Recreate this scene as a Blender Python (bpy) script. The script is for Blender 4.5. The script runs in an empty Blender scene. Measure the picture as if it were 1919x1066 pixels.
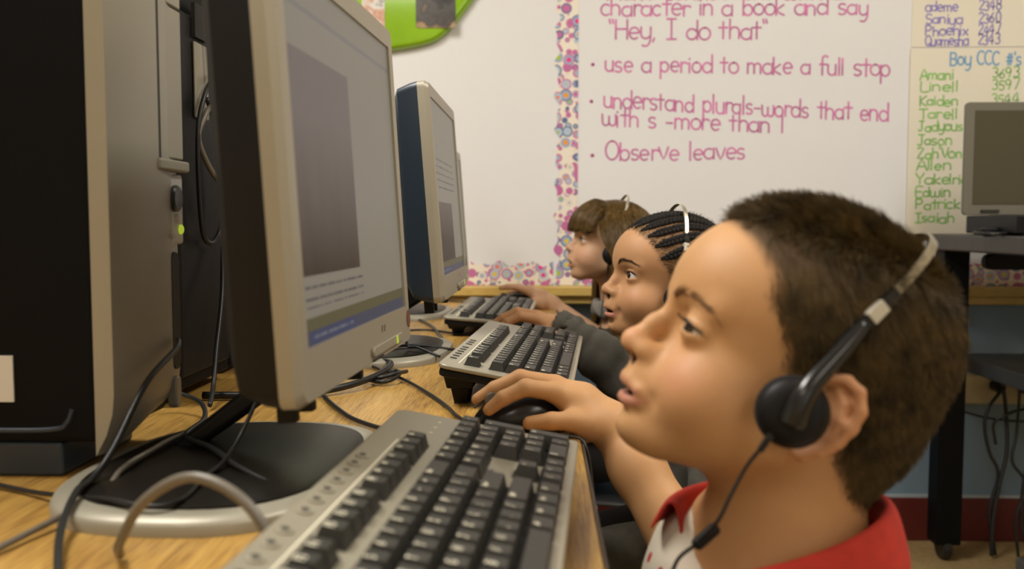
import bpy, bmesh, math, random
import numpy as np
from mathutils import Vector, Matrix

random.seed(7)
RNG = np.random.default_rng(11)
PI = math.pi
scene = bpy.context.scene
COL = scene.collection

# ------------------------------------------------------------------ camera
FPX = 1740.0                       # focal length in pixels of the 1919 px wide frame
CAM_Z = 0.89
cam_d = bpy.data.cameras.new('camera')
cam = bpy.data.objects.new('camera', cam_d); COL.objects.link(cam)
cam_d.sensor_width = 36.0
cam_d.lens = 36.0 * FPX / 1919.0
cam_d.clip_start = 0.02
yaw, pitch = math.atan(52.5 / FPX), math.atan(115.0 / FPX)
cam.location = (0, 0, CAM_Z)
cam.rotation_euler = (PI / 2 - pitch, 0, yaw)
cam_d.dof.use_dof = True
cam_d.dof.focus_distance = 1.12
cam_d.dof.aperture_fstop = 5.6
scene.camera = cam

# ------------------------------------------------------------------ world, lamps, exposure
world = bpy.data.worlds.new('world'); scene.world = world
world.use_nodes = True
world.node_tree.nodes['Background'].inputs[0].default_value = (0.75, 0.85, 1.0, 1)
world.node_tree.nodes['Background'].inputs[1].default_value = 0.6
scene.view_settings.view_transform = 'Standard'
scene.view_settings.look = 'None'
scene.view_settings.gamma = 1.0
scene.view_settings.use_curve_mapping = False
scene.view_settings.exposure = 0.0


def area_lamp(name, loc, rot, sx, sy, power, col):
    d = bpy.data.lights.new(name, 'AREA'); d.shape = 'RECTANGLE'
    d.size, d.size_y, d.energy, d.color = sx, sy, power, col
    o = bpy.data.objects.new(name, d); COL.objects.link(o)
    o.location = loc; o.rotation_euler = rot
    return o


CEIL_Z = 2.6
PANELS = [(-1.0, 0.9), (-1.0, -1.3), (1.3, 0.9), (1.3, -1.3)]
PANEL_POWER = [47, 6, 25, 6]
for (lx, ly), pw in zip(PANELS, PANEL_POWER):
    area_lamp('panel_lamp', (lx, ly, CEIL_Z - 0.06), (0, 0, 0), 0.55, 1.15, pw, (1.0, 0.975, 0.925))
area_lamp('window_daylight', (1.2, -2.42, 1.55), (PI / 2, 0, 0), 1.3, 1.1, 4.5, (1.0, 0.95, 0.88))

# ------------------------------------------------------------------ materials
MATS = {}


def nodes_of(m):
    m.use_nodes = True
    nt = m.node_tree
    return nt, nt.nodes, nt.links, nt.nodes['Principled BSDF']


def mat(name, col, rough=0.5, metal=0.0, noise=0.0, nscale=40.0, bump=0.0, bscale=200.0, spec=0.5, emit=None, estr=0.0, coat=0.0, stretch=(1, 1, 1)):
    if name in MATS:
        return MATS[name]
    m = bpy.data.materials.new(name); MATS[name] = m
    nt, N, L, b = nodes_of(m)
    b.inputs['Base Color'].default_value = (*col, 1)
    b.inputs['Roughness'].default_value = rough
    b.inputs['Metallic'].default_value = metal
    b.inputs['Specular IOR Level'].default_value = spec
    if coat:
        b.inputs['Coat Weight'].default_value = coat
        b.inputs['Coat Roughness'].default_value = 0.05
    if emit:
        b.inputs['Emission Color'].default_value = (*emit, 1)
        b.inputs['Emission Strength'].default_value = estr
    if noise or bump:
        tc = N.new('ShaderNodeTexCoord')
        mp = N.new('ShaderNodeMapping'); mp.inputs['Scale'].default_value = stretch
        L.new(tc.outputs['Object'], mp.inputs[0])
    if noise:
        n = N.new('ShaderNodeTexNoise'); n.inputs['Scale'].default_value = nscale; n.inputs['Detail'].default_value = 5
        L.new(mp.outputs[0], n.inputs['Vector'])
        r = N.new('ShaderNodeValToRGB')
        r.color_ramp.elements[0].position = 0.3; r.color_ramp.elements[1].position = 0.7
        r.color_ramp.elements[0].color = (*[max(0, c * (1 - noise)) for c in col], 1)
        r.color_ramp.elements[1].color = (*[min(1, c * (1 + noise)) for c in col], 1)
        L.new(n.outputs[0], r.inputs[0]); L.new(r.outputs[0], b.inputs['Base Color'])
    if bump:
        n2 = N.new('ShaderNodeTexNoise'); n2.inputs['Scale'].default_value = bscale; n2.inputs['Detail'].default_value = 3
        L.new(mp.outputs[0], n2.inputs['Vector'])
        bp = N.new('ShaderNodeBump'); bp.inputs['Strength'].default_value = bump; bp.inputs['Distance'].default_value = 0.002
        L.new(n2.outputs[0], bp.inputs['Height']); L.new(bp.outputs[0], b.inputs['Normal'])
    return m


def wood_mat(name, c0, c1, c2, axis_scale, rough=0.38, scale=9.0):
    m = bpy.data.materials.new(name); MATS[name] = m
    nt, N, L, b = nodes_of(m)
    tc = N.new('ShaderNodeTexCoord'); mp = N.new('ShaderNodeMapping')
    mp.inputs['Scale'].default_value = axis_scale
    L.new(tc.outputs['Object'], mp.inputs[0])
    n1 = N.new('ShaderNodeTexNoise'); n1.inputs['Scale'].default_value = scale; n1.inputs['Detail'].default_value = 8; n1.inputs['Distortion'].default_value = 0.25
    L.new(mp.outputs[0], n1.inputs['Vector'])
    n2 = N.new('ShaderNodeTexNoise'); n2.inputs['Scale'].default_value = scale * 9; n2.inputs['Detail'].default_value = 3
    L.new(mp.outputs[0], n2.inputs['Vector'])
    mx = N.new('ShaderNodeMath'); mx.operation = 'MULTIPLY_ADD'; mx.inputs[1].default_value = 0.62
    L.new(n2.outputs[0], mx.inputs[0])
    ml = N.new('ShaderNodeMath'); ml.operation = 'MULTIPLY'; ml.inputs[1].default_value = 0.44
    L.new(n1.outputs[0], ml.inputs[0]); L.new(ml.outputs[0], mx.inputs[2])
    r = N.new('ShaderNodeValToRGB'); e = r.color_ramp.elements
    e[0].position = 0.40; e[0].color = (*c0, 1); e[1].position = 0.66; e[1].color = (*c2, 1)
    k = e.new(0.52); k.color = (*c1, 1)
    L.new(mx.outputs[0], r.inputs[0]); L.new(r.outputs[0], b.inputs['Base Color'])
    b.inputs['Roughness'].default_value = rough
    bp = N.new('ShaderNodeBump'); bp.inputs['Strength'].default_value = 0.08; bp.inputs['Distance'].default_value = 0.001
    L.new(n2.outputs[0], bp.inputs['Height']); L.new(bp.outputs[0], b.inputs['Normal'])
    return m


# ------------------------------------------------------------------ mesh helpers
def catmull(pts, n=8, closed=False):
    pts = [np.array(p, float) for p in pts]
    if len(pts) < 3 and not closed:
        return np.array([pts[0] + (pts[-1] - pts[0]) * t for t in np.linspace(0, 1, n + 1)])
    out = []
    m = len(pts)
    rng = range(m) if closed else range(m - 1)
    for i in rng:
        if closed:
            a, b, c, d = pts[(i - 1) % m], pts[i], pts[(i + 1) % m], pts[(i + 2) % m]
        else:
            b, c = pts[i], pts[i + 1]
            a = pts[i - 1] if i > 0 else 2 * b - c
            d = pts[i + 2] if i + 2 < m else 2 * c - b
        for t in np.linspace(0, 1, n, endpoint=False):
            out.append(0.5 * (2 * b + (c - a) * t + (2 * a - 5 * b + 4 * c - d) * t * t + (3 * b - a - 3 * c + d) * t ** 3))
    if not closed:
        out.append(pts[-1])
    return np.array(out)


class MB:
    """collects shapes for one mesh"""
    def __init__(self):
        self.v, self.f, self.m = [], [], []

    def add(self, v, f, mi=0):
        o = len(self.v)
        self.v.extend([tuple(map(float, p)) for p in v])
        self.f.extend([tuple(int(i) + o for i in q) for q in f])
        self.m.extend([mi] * len(f))
        return self

    def box(self, lo, hi, mi=0, M=None):
        x0, y0, z0 = lo; x1, y1, z1 = hi
        v = [(x0, y0, z0), (x1, y0, z0), (x1, y1, z0), (x0, y1, z0), (x0, y0, z1), (x1, y0, z1), (x1, y1, z1), (x0, y1, z1)]
        if M is not None:
            v = [tuple(M @ Vector(p)) for p in v]
        return self.add(v, [(0, 3, 2, 1), (4, 5, 6, 7), (0, 1, 5, 4), (1, 2, 6, 5), (2, 3, 7, 6), (3, 0, 4, 7)], mi)

    def frustum(self, c, s0, s1, z0, z1, mi=0, off=(0, 0)):
        cx, cy = c
        v = []
        for (sx, sy), z, (ox, oy) in ((s0, z0, (0, 0)), (s1, z1, off)):
            v += [(cx + ox - sx / 2, cy + oy - sy / 2, z), (cx + ox + sx / 2, cy + oy - sy / 2, z), (cx + ox + sx / 2, cy + oy + sy / 2, z), (cx + ox - sx / 2, cy + oy + sy / 2, z)]
        return self.add(v, [(4, 5, 6, 7), (0, 1, 5, 4), (1, 2, 6, 5), (2, 3, 7, 6), (3, 0, 4, 7), (0, 3, 2, 1)], mi)

    def prism(self, poly, lo, hi, axis=2, mi=0):
        """poly: ccw 2-D outline in the two other axes (cyclic order), extruded along axis"""
        n = len(poly)
        a, b = [(1, 2), (2, 0), (0, 1)][axis]
        v = []
        for z in (lo, hi):
            for p in poly:
                q = [0, 0, 0]; q[a], q[b], q[axis] = p[0], p[1], z
                v.append(q)
        f = [tuple(range(n - 1, -1, -1)), tuple(range(n, 2 * n))]
        f += [(i, (i + 1) % n, n + (i + 1) % n, n + i) for i in range(n)]
        return self.add(v, f, mi)

    def tube(self, path, r, seg=8, mi=0, caps=True, flat=None):
        P = np.array(path, float); n = len(P)
        R = np.full(n, r) if np.isscalar(r) else np.array(r, float)
        T = np.gradient(P, axis=0); T /= np.linalg.norm(T, axis=1)[:, None] + 1e-12
        up = np.array((0, 0, 1.0)) if abs(T[0][2]) < 0.9 else np.array((1.0, 0, 0))
        if flat is not None:
            up = np.array(flat, float)
        v = []
        nrm = None
        for i in range(n):
            if nrm is None or flat is not None:
                nrm = up - T[i] * (up @ T[i])
            else:
                nrm = nrm - T[i] * (nrm @ T[i])
            nrm = nrm / (np.linalg.norm(nrm) + 1e-12)
            bi = np.cross(T[i], nrm)
            for k in range(seg):
                a = 2 * PI * k / seg
                v.append(P[i] + R[i] * (math.cos(a) * nrm * (1.0 if flat is None else 0.45) + math.sin(a) * bi))
        f = []
        for i in range(n - 1):
            for k in range(seg):
                k2 = (k + 1) % seg
                f.append((i * seg + k, i * seg + k2, (i + 1) * seg + k2, (i + 1) * seg + k))
        if caps:
            f.append(tuple(range(seg - 1, -1, -1))); f.append(tuple((n - 1) * seg + k for k in range(seg)))
        return self.add(v, f, mi)

    def lathe(self, prof, c=(0, 0, 0), axis=(0, 0, 1), seg=32, mi=0, sx=1.0, sy=1.0, caps=True):
        """prof: list of (radius, height)"""
        ax = Vector(axis).normalized()
        u = ax.orthogonal().normalized() if abs(ax.z) < 0.99 else Vector((1, 0, 0))
        w = ax.cross(u)
        c = Vector(c); v = []
        for r, h in prof:
            for k in range(seg):
                a = 2 * PI * k / seg
                v.append(c + ax * h + u * (r * math.cos(a) * sx) + w * (r * math.sin(a) * sy))
        f = []
        for i in range(len(prof) - 1):
            for k in range(seg):
                k2 = (k + 1) % seg
                f.append((i * seg + k, i * seg + k2, (i + 1) * seg + k2, (i + 1) * seg + k))
        if caps:
            f.append(tuple(range(seg - 1, -1, -1))); f.append(tuple((len(prof) - 1) * seg + k for k in range(seg)))
        return self.add(v, f, mi)

    def mesh(self, name, mats, smooth=False):
        me = bpy.data.meshes.new(name)
        me.from_pydata(self.v, [], self.f)
        for m in (mats if isinstance(mats, (list, tuple)) else [mats]):
            me.materials.append(m)
        me.polygons.foreach_set('material_index', self.m)
        if smooth:
            me.polygons.foreach_set('use_smooth', [True] * len(self.f))
        me.update()
        return me

    def build(self, name, mats, parent=None, smooth=False, bevel=0.0, bseg=2, sharp=40, loc=None, rot=None):
        o = bpy.data.objects.new(name, self.mesh(name, mats, smooth))
        return finish(o, parent, smooth, bevel, bseg, sharp, loc, rot)


def finish(o, parent=None, smooth=False, bevel=0.0, bseg=2, sharp=40, loc=None, rot=None):
    COL.objects.link(o)
    if parent is not None:
        o.parent = parent
    if loc is not None:
        o.location = loc
    if rot is not None:
        o.rotation_euler = rot
    if bevel:
        md = o.modifiers.new('bevel', 'BEVEL'); md.width = bevel; md.segments = bseg; md.limit_method = 'ANGLE'; md.angle_limit = math.radians(35)
        o.data.polygons.foreach_set('use_smooth', [True] * len(o.data.polygons))
        if hasattr(md, 'harden_normals'):
            md.harden_normals = True
    elif smooth and sharp:
        try:
            o.data.set_sharp_from_angle(angle=math.radians(sharp))
        except Exception:
            pass
    return o


def rrect(w, h, r, n=5, cx=0.0, cy=0.0):
    """ccw rounded rectangle outline"""
    p = []
    for (sx, sy, a0) in ((1, -1, -90), (1, 1, 0), (-1, 1, 90), (-1, -1, 180)):
        for k in range(n + 1):
            a = math.radians(a0 + 90 * k / n)
            p.append((cx + sx * (w / 2 - r) + r * math.cos(a), cy + sy * (h / 2 - r) + r * math.sin(a)))
    return p


def tag(o, label=None, cat=None, group=None, kind=None):
    if label: o['label'] = label
    if cat: o['category'] = cat
    if group: o['group'] = group
    if kind: o['kind'] = kind
    return o


def thing(name, label, cat, loc=(0, 0, 0), rot=(0, 0, 0), group=None):
    o = bpy.data.objects.new(name, None); COL.objects.link(o)
    o.empty_display_size = 0.02
    o.location = loc; o.rotation_euler = rot
    return tag(o, label, cat, group)


def cable(name, pts, r, m, label, parent=None, seg=8, n=8, group=None):
    o = MB().tube(catmull(pts, n), r, seg).build(name, m, parent, smooth=True, sharp=None)
    if parent is None:
        tag(o, label, 'cable', group)
    return o


def uvmesh_plane(name, p00, p10, p11, p01, m, parent=None):
    """a flat rectangle with a 0..1 uv map"""
    me = bpy.data.meshes.new(name)
    me.from_pydata([p00, p10, p11, p01], [], [(0, 1, 2, 3)])
    uv = me.uv_layers.new(name='UVMap')
    for i, c in enumerate(((0, 0), (1, 0), (1, 1), (0, 1))):
        uv.data[i].uv = c
    me.materials.append(m)
    o = bpy.data.objects.new(name, me); COL.objects.link(o)
    if parent is not None:
        o.parent = parent
    return o


# ------------------------------------------------------------------ single-stroke hand lettering
def arc(cx, cy, rx, ry, a0, a1, n=8):
    return [(cx + rx * math.cos(math.radians(a0 + (a1 - a0) * k / n)), cy + ry * math.sin(math.radians(a0 + (a1 - a0) * k / n))) for k in range(n + 1)]


GL = {}          # glyph: (advance, [polylines]); x-height 0.6, capitals 1.0
def g(ch, w, *s): GL[ch] = (w, [list(map(tuple, q)) for q in s])
O = arc(.25, .3, .24, .3, 90, 450, 14)
g('a', .56, arc(.25, .28, .24, .28, 60, 380, 12), [(.48, .58), (.48, .0)])
g('b', .55, [(.04, 1), (.04, 0)], arc(.26, .3, .22, .3, 150, -150, 12))
g('c', .5, arc(.26, .3, .23, .3, 50, 310, 12))
g('d', .58, arc(.25, .28, .23, .28, 40, 330, 12), [(.5, 1), (.5, 0)])
g('e', .54, [(.04, .3), (.46, .32)] , arc(.26, .3, .22, .3, 5, 310, 12))
g('f', .4, arc(.26, .82, .14, .18, 40, 180, 6) + [(.12, 0)], [(0, .55), (.32, .55)])
g('g', .56, arc(.25, .3, .23, .28, 40, 330, 12), [(.48, .58), (.48, -.2)] + arc(.28, -.2, .2, .18, 0, -150, 6))
g('h', .54, [(.05, 1), (.05, 0)], [(.05, .4)] + arc(.26, .38, .2, .22, 150, 0, 6) + [(.46, 0)])
g('i', .2, [(.08, .6), (.08, 0)], [(.08, .82), (.09, .86)])
g('j', .3, [(.2, .6), (.2, -.2)] + arc(.05, -.2, .15, .15, 0, -120, 5), [(.2, .82), (.21, .86)])
g('k', .5, [(.05, 1), (.05, 0)], [(.42, .6), (.07, .26), (.44, 0)])
g('l', .2, [(.08, 1), (.08, 0)])
g('m', .82, [(.04, .6), (.04, 0)], [(.04, .4)] + arc(.22, .4, .17, .2, 150, 0, 6) + [(.39, 0)], [(.39, .4)] + arc(.57, .4, .17, .2, 150, 0, 6) + [(.74, 0)])
g('n', .54, [(.04, .6), (.04, 0)], [(.04, .38)] + arc(.25, .38, .2, .22, 150, 0, 6) + [(.45, 0)])
g('o', .54, O)
g('p', .55, [(.05, .6), (.05, -.4)], arc(.27, .3, .22, .3, 150, -150, 12))
g('q', .56, arc(.25, .3, .23, .3, 40, 330, 12), [(.48, .6), (.48, -.4)])
g('r', .4, [(.05, .6), (.05, 0)], [(.05, .35)] + arc(.24, .38, .18, .2, 150, 40, 5))
g('s', .46, arc(.22, .45, .17, .15, 40, 250, 8) + arc(.2, .15, .18, .15, 80, -140, 8))
g('t', .42, [(.2, .9), (.2, .0)], [(.0, .6), (.4, .6)])
g('u', .54, [(.05, .6)] + arc(.25, .22, .2, .22, 180, 360, 8) + [(.45, .6)], [(.46, .6), (.46, 0)])
g('v', .5, [(.03, .6), (.24, 0), (.45, .6)])
g('w', .74, [(.03, .6)] + arc(.2, .2, .16, .2, 180, 360, 6) + [(.36, .5)], [(.36, .4)] + arc(.52, .2, .16, .2, 180, 360, 6) + [(.68, .6)])
g('x', .5, [(.04, .6), (.44, 0)], [(.44, .6), (.04, 0)])
g('y', .52, [(.04, .6)] + arc(.24, .25, .2, .22, 180, 330, 6), [(.46, .6), (.44, -.1), (.28, -.36), (.1, -.32)])
g('z', .5, [(.04, .6), (.44, .6), (.04, 0), (.46, 0)])
g('A', .68, [(.02, 0), (.32, 1), (.62, 0)], [(.14, .36), (.5, .36)])
g('B', .62, [(.05, 0), (.05, 1)], [(.05, 1)] + arc(.28, .76, .24, .24, 80, -80, 8) + [(.05, .52)], [(.1, .52)] + arc(.3, .26, .27, .26, 80, -90, 8) + [(.05, 0)])
g('C', .64, arc(.34, .5, .3, .5, 50, 310, 14))
g('D', .66, [(.06, 0), (.06, 1)], [(.06, 1)] + arc(.2, .5, .4, .5, 75, -75, 10) + [(.06, 0)])
g('E', .56, [(.5, 1), (.06, 1), (.06, 0), (.5, 0)], [(.06, .52), (.42, .52)])
g('F', .54, [(.5, 1), (.06, 1), (.06, 0)], [(.06, .52), (.42, .52)])
g('G', .68, arc(.34, .5, .3, .5, 50, 340, 14) + [(.62, .45), (.4, .45)])
g('H', .66, [(.06, 0), (.06, 1)], [(.58, 0), (.58, 1)], [(.06, .52), (.58, .52)])
g('I', .5, [(.06, 1), (.44, 1)], [(.25, 1), (.25, 0)], [(.06, 0), (.44, 0)])
g('J', .54, [(.1, 1), (.5, 1)], [(.32, 1), (.32, .2)] + arc(.17, .2, .15, .2, 0, -150, 6))
g('K', .6, [(.06, 0), (.06, 1)], [(.54, 1), (.08, .45), (.56, 0)])
g('L', .52, [(.06, 1), (.06, 0), (.48, 0)])
g('M', .76, [(.05, 0), (.08, 1), (.36, .35), (.64, 1), (.68, 0)])
g('N', .66, [(.06, 0), (.06, 1), (.58, 0), (.58, 1)])
g('O', .68, arc(.33, .5, .3, .5, 90, 450, 16))
g('P', .58, [(.06, 0), (.06, 1)], [(.06, 1)] + arc(.28, .74, .24, .26, 80, -90, 8) + [(.06, .46)])
g('Q', .68, arc(.33, .5, .3, .5, 90, 450, 16), [(.4, .22), (.64, -.06)])
g('R', .6, [(.06, 0), (.06, 1)], [(.06, 1)] + arc(.28, .74, .24, .26, 80, -90, 8) + [(.06, .48)], [(.24, .48), (.54, 0)])
g('S', .58, arc(.29, .75, .23, .25, 35, 250, 8) + arc(.27, .26, .24, .26, 80, -145, 8))
g('T', .6, [(.02, 1), (.56, 1)], [(.29, 1), (.29, 0)])
g('U', .64, [(.06, 1)] + arc(.31, .28, .25, .28, 180, 360, 8) + [(.56, 1)])
g('V', .62, [(.03, 1), (.3, 0), (.57, 1)])
g('W', .84, [(.03, 1), (.2, 0), (.4, .7), (.6, 0), (.77, 1)])
g('X', .6, [(.04, 1), (.54, 0)], [(.54, 1), (.04, 0)])
g('Y', .6, [(.03, 1), (.29, .5), (.55, 1)], [(.29, .5), (.29, 0)])
g('Z', .6, [(.04, 1), (.54, 1), (.04, 0), (.56, 0)])
g('0', .54, arc(.25, .5, .2, .5, 90, 450, 14))
g('1', .3, [(.13, 1), (.13, 0)])
g('2', .54, arc(.25, .74, .2, .26, 160, -30, 8) + [(.05, 0), (.48, 0)])
g('3', .54, arc(.22, .76, .2, .24, 140, -80, 8) + arc(.22, .26, .22, .26, 80, -140, 8))
g('4', .56, [(.36, 0), (.36, 1), (.03, .32), (.5, .32)])
g('5', .54, [(.44, 1), (.1, 1), (.07, .58)] + arc(.23, .32, .22, .31, 110, -140, 9))
g('6', .54, [(.4, .96), (.12, .55)] + arc(.25, .27, .2, .27, 170, 530, 12))
g('7', .52, [(.04, 1), (.46, 1), (.18, 0)])
g('8', .54, arc(.25, .75, .18, .24, -90, 270, 12) + arc(.25, .26, .21, .26, 90, -270, 12))
g('9', .54, arc(.24, .72, .2, .27, 0, 360, 12) + [(.42, .5), (.3, 0)])
g('.', .24, arc(.08, .04, .04, .04, 0, 360, 5))
g(',', .22, [(.1, .06), (.05, -.12)])
g('"', .3, [(.06, 1.05), (.1, .85)], [(.2, 1.05), (.24, .85)])
g("'", .18, [(.08, 1.05), (.1, .85)])
g('-', .44, [(.06, .32), (.36, .32)])
g('#', .6, [(.18, .05), (.26, .95)], [(.38, .05), (.46, .95)], [(.06, .66), (.56, .66)], [(.04, .34), (.54, .34)])
g('*', .36, arc(.12, .3, .055, .055, 0, 360, 6), arc(.12, .3, .02, .02, 0, 360, 5))
g('/', .4, [(.04, 0), (.34, 1)])
g('+', .5, [(.06, .4), (.44, .4)], [(.25, .2), (.25, .62)])
g('=', .5, [(.06, .5), (.44, .5)], [(.06, .3), (.44, .3)])
g('[', .3, [(.24, 1), (.08, 1), (.08, 0), (.24, 0)])
g(']', .3, [(.06, 1), (.22, 1), (.22, 0), (.06, 0)])
g('\\', .4, [(.04, 1), (.34, 0)])
g(';', .22, [(.1, .06), (.05, -.12)], [(.1, .5), (.1, .55)])
g('`', .24, [(.05, 1), (.15, .8)])
g('^', .5, [(.06, .4), (.25, .9), (.44, .4)])
g('<', .5, [(.42, .8), (.08, .4), (.42, 0)])
g('>', .5, [(.08, .8), (.42, .4), (.08, 0)])
g('_', .5, [(.08, .8), (.25, .2), (.42, .8)])
g(' ', .42)


def lettering(mb, text, org, ex, ey, size, width, mi=0, wob=0.0, squeeze=1.0, rng=None, sub=2):
    """flat marker strokes: baseline from org along ex, letters rise along ey"""
    org, ex, ey = np.array(org, float), np.array(ex, float), np.array(ey, float)
    x = 0.0; lay = 0; nrm_ = np.cross(ex, ey)
    for ch in text:
        w, st = GL.get(ch, GL[' '])
        dx, dy, sc = (rng.normal(0, wob, 3) if rng is not None and wob else (0, 0, 0))
        for pl in st:
            P = np.array(pl, float)
            if len(P) >= 3 and sub > 1:
                P = catmull(P, sub)
            P = P * (1 + sc * 0.8) * size + np.array((dx * size * 0.3, dy * size * 0.5))
            P[:, 0] = (P[:, 0] + x * size) * squeeze
            T = np.gradient(P, axis=0); T /= np.linalg.norm(T, axis=1)[:, None] + 1e-9
            Nn = np.stack((-T[:, 1], T[:, 0]), 1) * width / 2
            A, B = P + Nn, P - Nn
            A[0] -= T[0] * width * .4; B[0] -= T[0] * width * .4
            A[-1] += T[-1] * width * .4; B[-1] += T[-1] * width * .4
            v = []; lay += 1; o_ = org + nrm_ * (width * .006 * (lay % 4))       # each stroke lies on the one before
            for a, b in zip(A, B):
                v.append(o_ + ex * a[0] + ey * a[1]); v.append(o_ + ex * b[0] + ey * b[1])
            f = [(2 * i + 2, 2 * i + 3, 2 * i + 1, 2 * i) for i in range(len(P) - 1)]
            mb.add(v, f, mi)
        x += w
    return x * size * squeeze


def text_len(text):
    return sum(GL.get(c, GL[' '])[0] for c in text)

# ------------------------------------------------------------------ shared materials
M_SILVER = mat('silver_plastic', (0.385, 0.355, 0.275), 0.42, 0.25, bump=0.03, bscale=900)
M_SILVER2 = mat('silver_keyboard_plastic', (0.33, 0.30, 0.225), 0.40, 0.25, bump=0.03, bscale=900)
M_BLACK = mat('black_plastic', (0.0035, 0.0035, 0.004), 0.5, spec=0.3, bump=0.04, bscale=700)
M_SATIN = mat('satin_black_steel', (0.002, 0.0024, 0.0034), 0.55, spec=0.15)
M_KEY = mat('charcoal_key_plastic', (0.031, 0.029, 0.024), 0.45, bump=0.05, bscale=1500)
M_LEGEND = mat('pale_key_print', (0.75, 0.70, 0.54), 0.6)
M_RUBBER = mat('black_cable_rubber', (0.012, 0.012, 0.012), 0.42)
M_GREYCABLE = mat('grey_cable_rubber', (0.16, 0.14, 0.11), 0.4)
M_BLUEBLACK = mat('blue_black_plastic', (0.022, 0.034, 0.050), 0.34, bump=0.04, bscale=800)
M_DARK = mat('dark_recess', (0.02, 0.019, 0.016), 0.6)
M_WHITE = mat('white_plastic', (0.70, 0.68, 0.62), 0.45)
M_GREENLED = mat('green_led', (0.3, 0.4, 0.03), 0.4, emit=(0.60, 0.75, 0.06), estr=.5)
M_BLUELED = mat('blue_led', (0.1, 0.2, 0.9), 0.4, emit=(0.25, 0.45, 1.0), estr=6.0)
M_BOARD = mat('whiteboard_enamel', (0.80, 0.79, 0.785), 0.28, spec=0.4, noise=0.02, nscale=2.0)
M_MAGENTA = mat('magenta_marker', (0.60, 0.17, 0.38), 0.6, noise=0.25, nscale=30)
M_VIOLET = mat('violet_marker', (0.22, 0.17, 0.52), 0.6, noise=0.2, nscale=30)
M_GREENINK = mat('green_marker', (0.22, 0.50, 0.10), 0.6, noise=0.2, nscale=30)
M_BLUEINK = mat('blue_marker', (0.14, 0.36, 0.60), 0.6)
M_PAPER = mat('cream_chart_paper', (0.80, 0.74, 0.60), 0.7, bump=0.05, bscale=60)
M_DESK = wood_mat('oak_laminate', (0.26, 0.130, 0.030), (0.42, 0.235, 0.052), (0.52, 0.310, 0.076), (9, 0.40, 9), 0.38, 8.0)
M_LEDGE = wood_mat('yellow_pine', (0.50, 0.32, 0.085), (0.60, 0.41, 0.115), (0.66, 0.47, 0.15), (0.6, 8, 8), 0.45, 7.0)
M_WALLBLUE = mat('blue_wall_paint', (0.18, 0.26, 0.34), 0.6, noise=0.06, nscale=4, bump=0.06, bscale=120)
M_WALLCREAM = mat('cream_wall_paint', (0.72, 0.66, 0.54), 0.7, noise=0.03, nscale=3)
M_CEIL = mat('ceiling_tile', (0.78, 0.75, 0.68), 0.85, bump=0.3, bscale=90)
M_FLOOR = wood_mat('tan_floor', (0.36, 0.24, 0.10), (0.44, 0.31, 0.14), (0.50, 0.36, 0.17), (1.5, 1.5, 1.5), 0.35, 5.0)
M_REDBASE = mat('dark_red_baseboard', (0.11, 0.012, 0.010), 0.45)
M_CARTTOP = mat('brown_black_cart', (0.030, 0.026, 0.022), 0.40, noise=0.2, nscale=20)

DESK_Z = 0.68
WALL_Y = 2.60
BOARD_Y = 2.588


def structure(name, mb, m, **k):
    o = mb.build(name, m, None, **k)
    o['kind'] = 'structure'
    return o


# ------------------------------------------------------------------ the room
structure('floor', MB().box((-3.2, -2.5, -0.05), (3.2, 2.75, 0.0)), M_FLOOR)
structure('ceiling', MB().box((-3.2, -2.5, CEIL_Z), (3.2, 2.75, CEIL_Z + 0.05)), M_CEIL)
mb = MB()
mb.box((-3.2, WALL_Y, 0.0), (3.2, WALL_Y + 0.12, CEIL_Z))
structure('wall_back', mb, M_WALLBLUE)
structure('wall_left', MB().box((-3.3, -2.5, 0), (-3.2, 2.75, CEIL_Z)), M_WALLCREAM)
structure('wall_right', MB().box((3.2, -2.5, 0), (3.3, 2.75, CEIL_Z)), M_WALLCREAM)
mb = MB()           # wall behind the photographer, with a window opening
mb.box((-3.2, -2.6, 0), (0.5, -2.5, CEIL_Z)); mb.box((1.9, -2.6, 0), (3.2, -2.5, CEIL_Z))
mb.box((0.5, -2.6, 0), (1.9, -2.5, 0.95)); mb.box((0.5, -2.6, 2.15), (1.9, -2.5, CEIL_Z))
structure('wall_front', mb, M_WALLCREAM)
w1 = MB()
for a, b in (((0.5, 0.95), (1.9, 1.0)), ((0.5, 2.1), (1.9, 2.15)), ((0.5, 1.0), (0.55, 2.1)), ((1.85, 1.0), (1.9, 2.1)), ((1.175, 1.0), (1.225, 2.1))):
    w1.box((a[0], -2.58, a[1]), (b[0], -2.49, b[1]))
structure('window_1', w1, M_WHITE)
structure('baseboard_back', MB().box((-3.2, WALL_Y - 0.014, 0), (3.2, WALL_Y, 0.122)), M_REDBASE, bevel=0.004)
structure('trim_1', MB().box((-3.2, WALL_Y - 0.007, 0.122), (3.2, WALL_Y, 0.130)), mat('pale_trim_line', (0.40, 0.45, 0.48), 0.5))
# wooden rail under the boards: upper moulding, face, lower lip
rail = MB().box((-3.0, 2.532, 0.690), (3.0, WALL_Y, 0.7165)).box((-3.0, 2.548, 0.668), (3.0, WALL_Y, 0.690))
structure('trim_2', rail, M_LEDGE, bevel=0.004)

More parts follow.
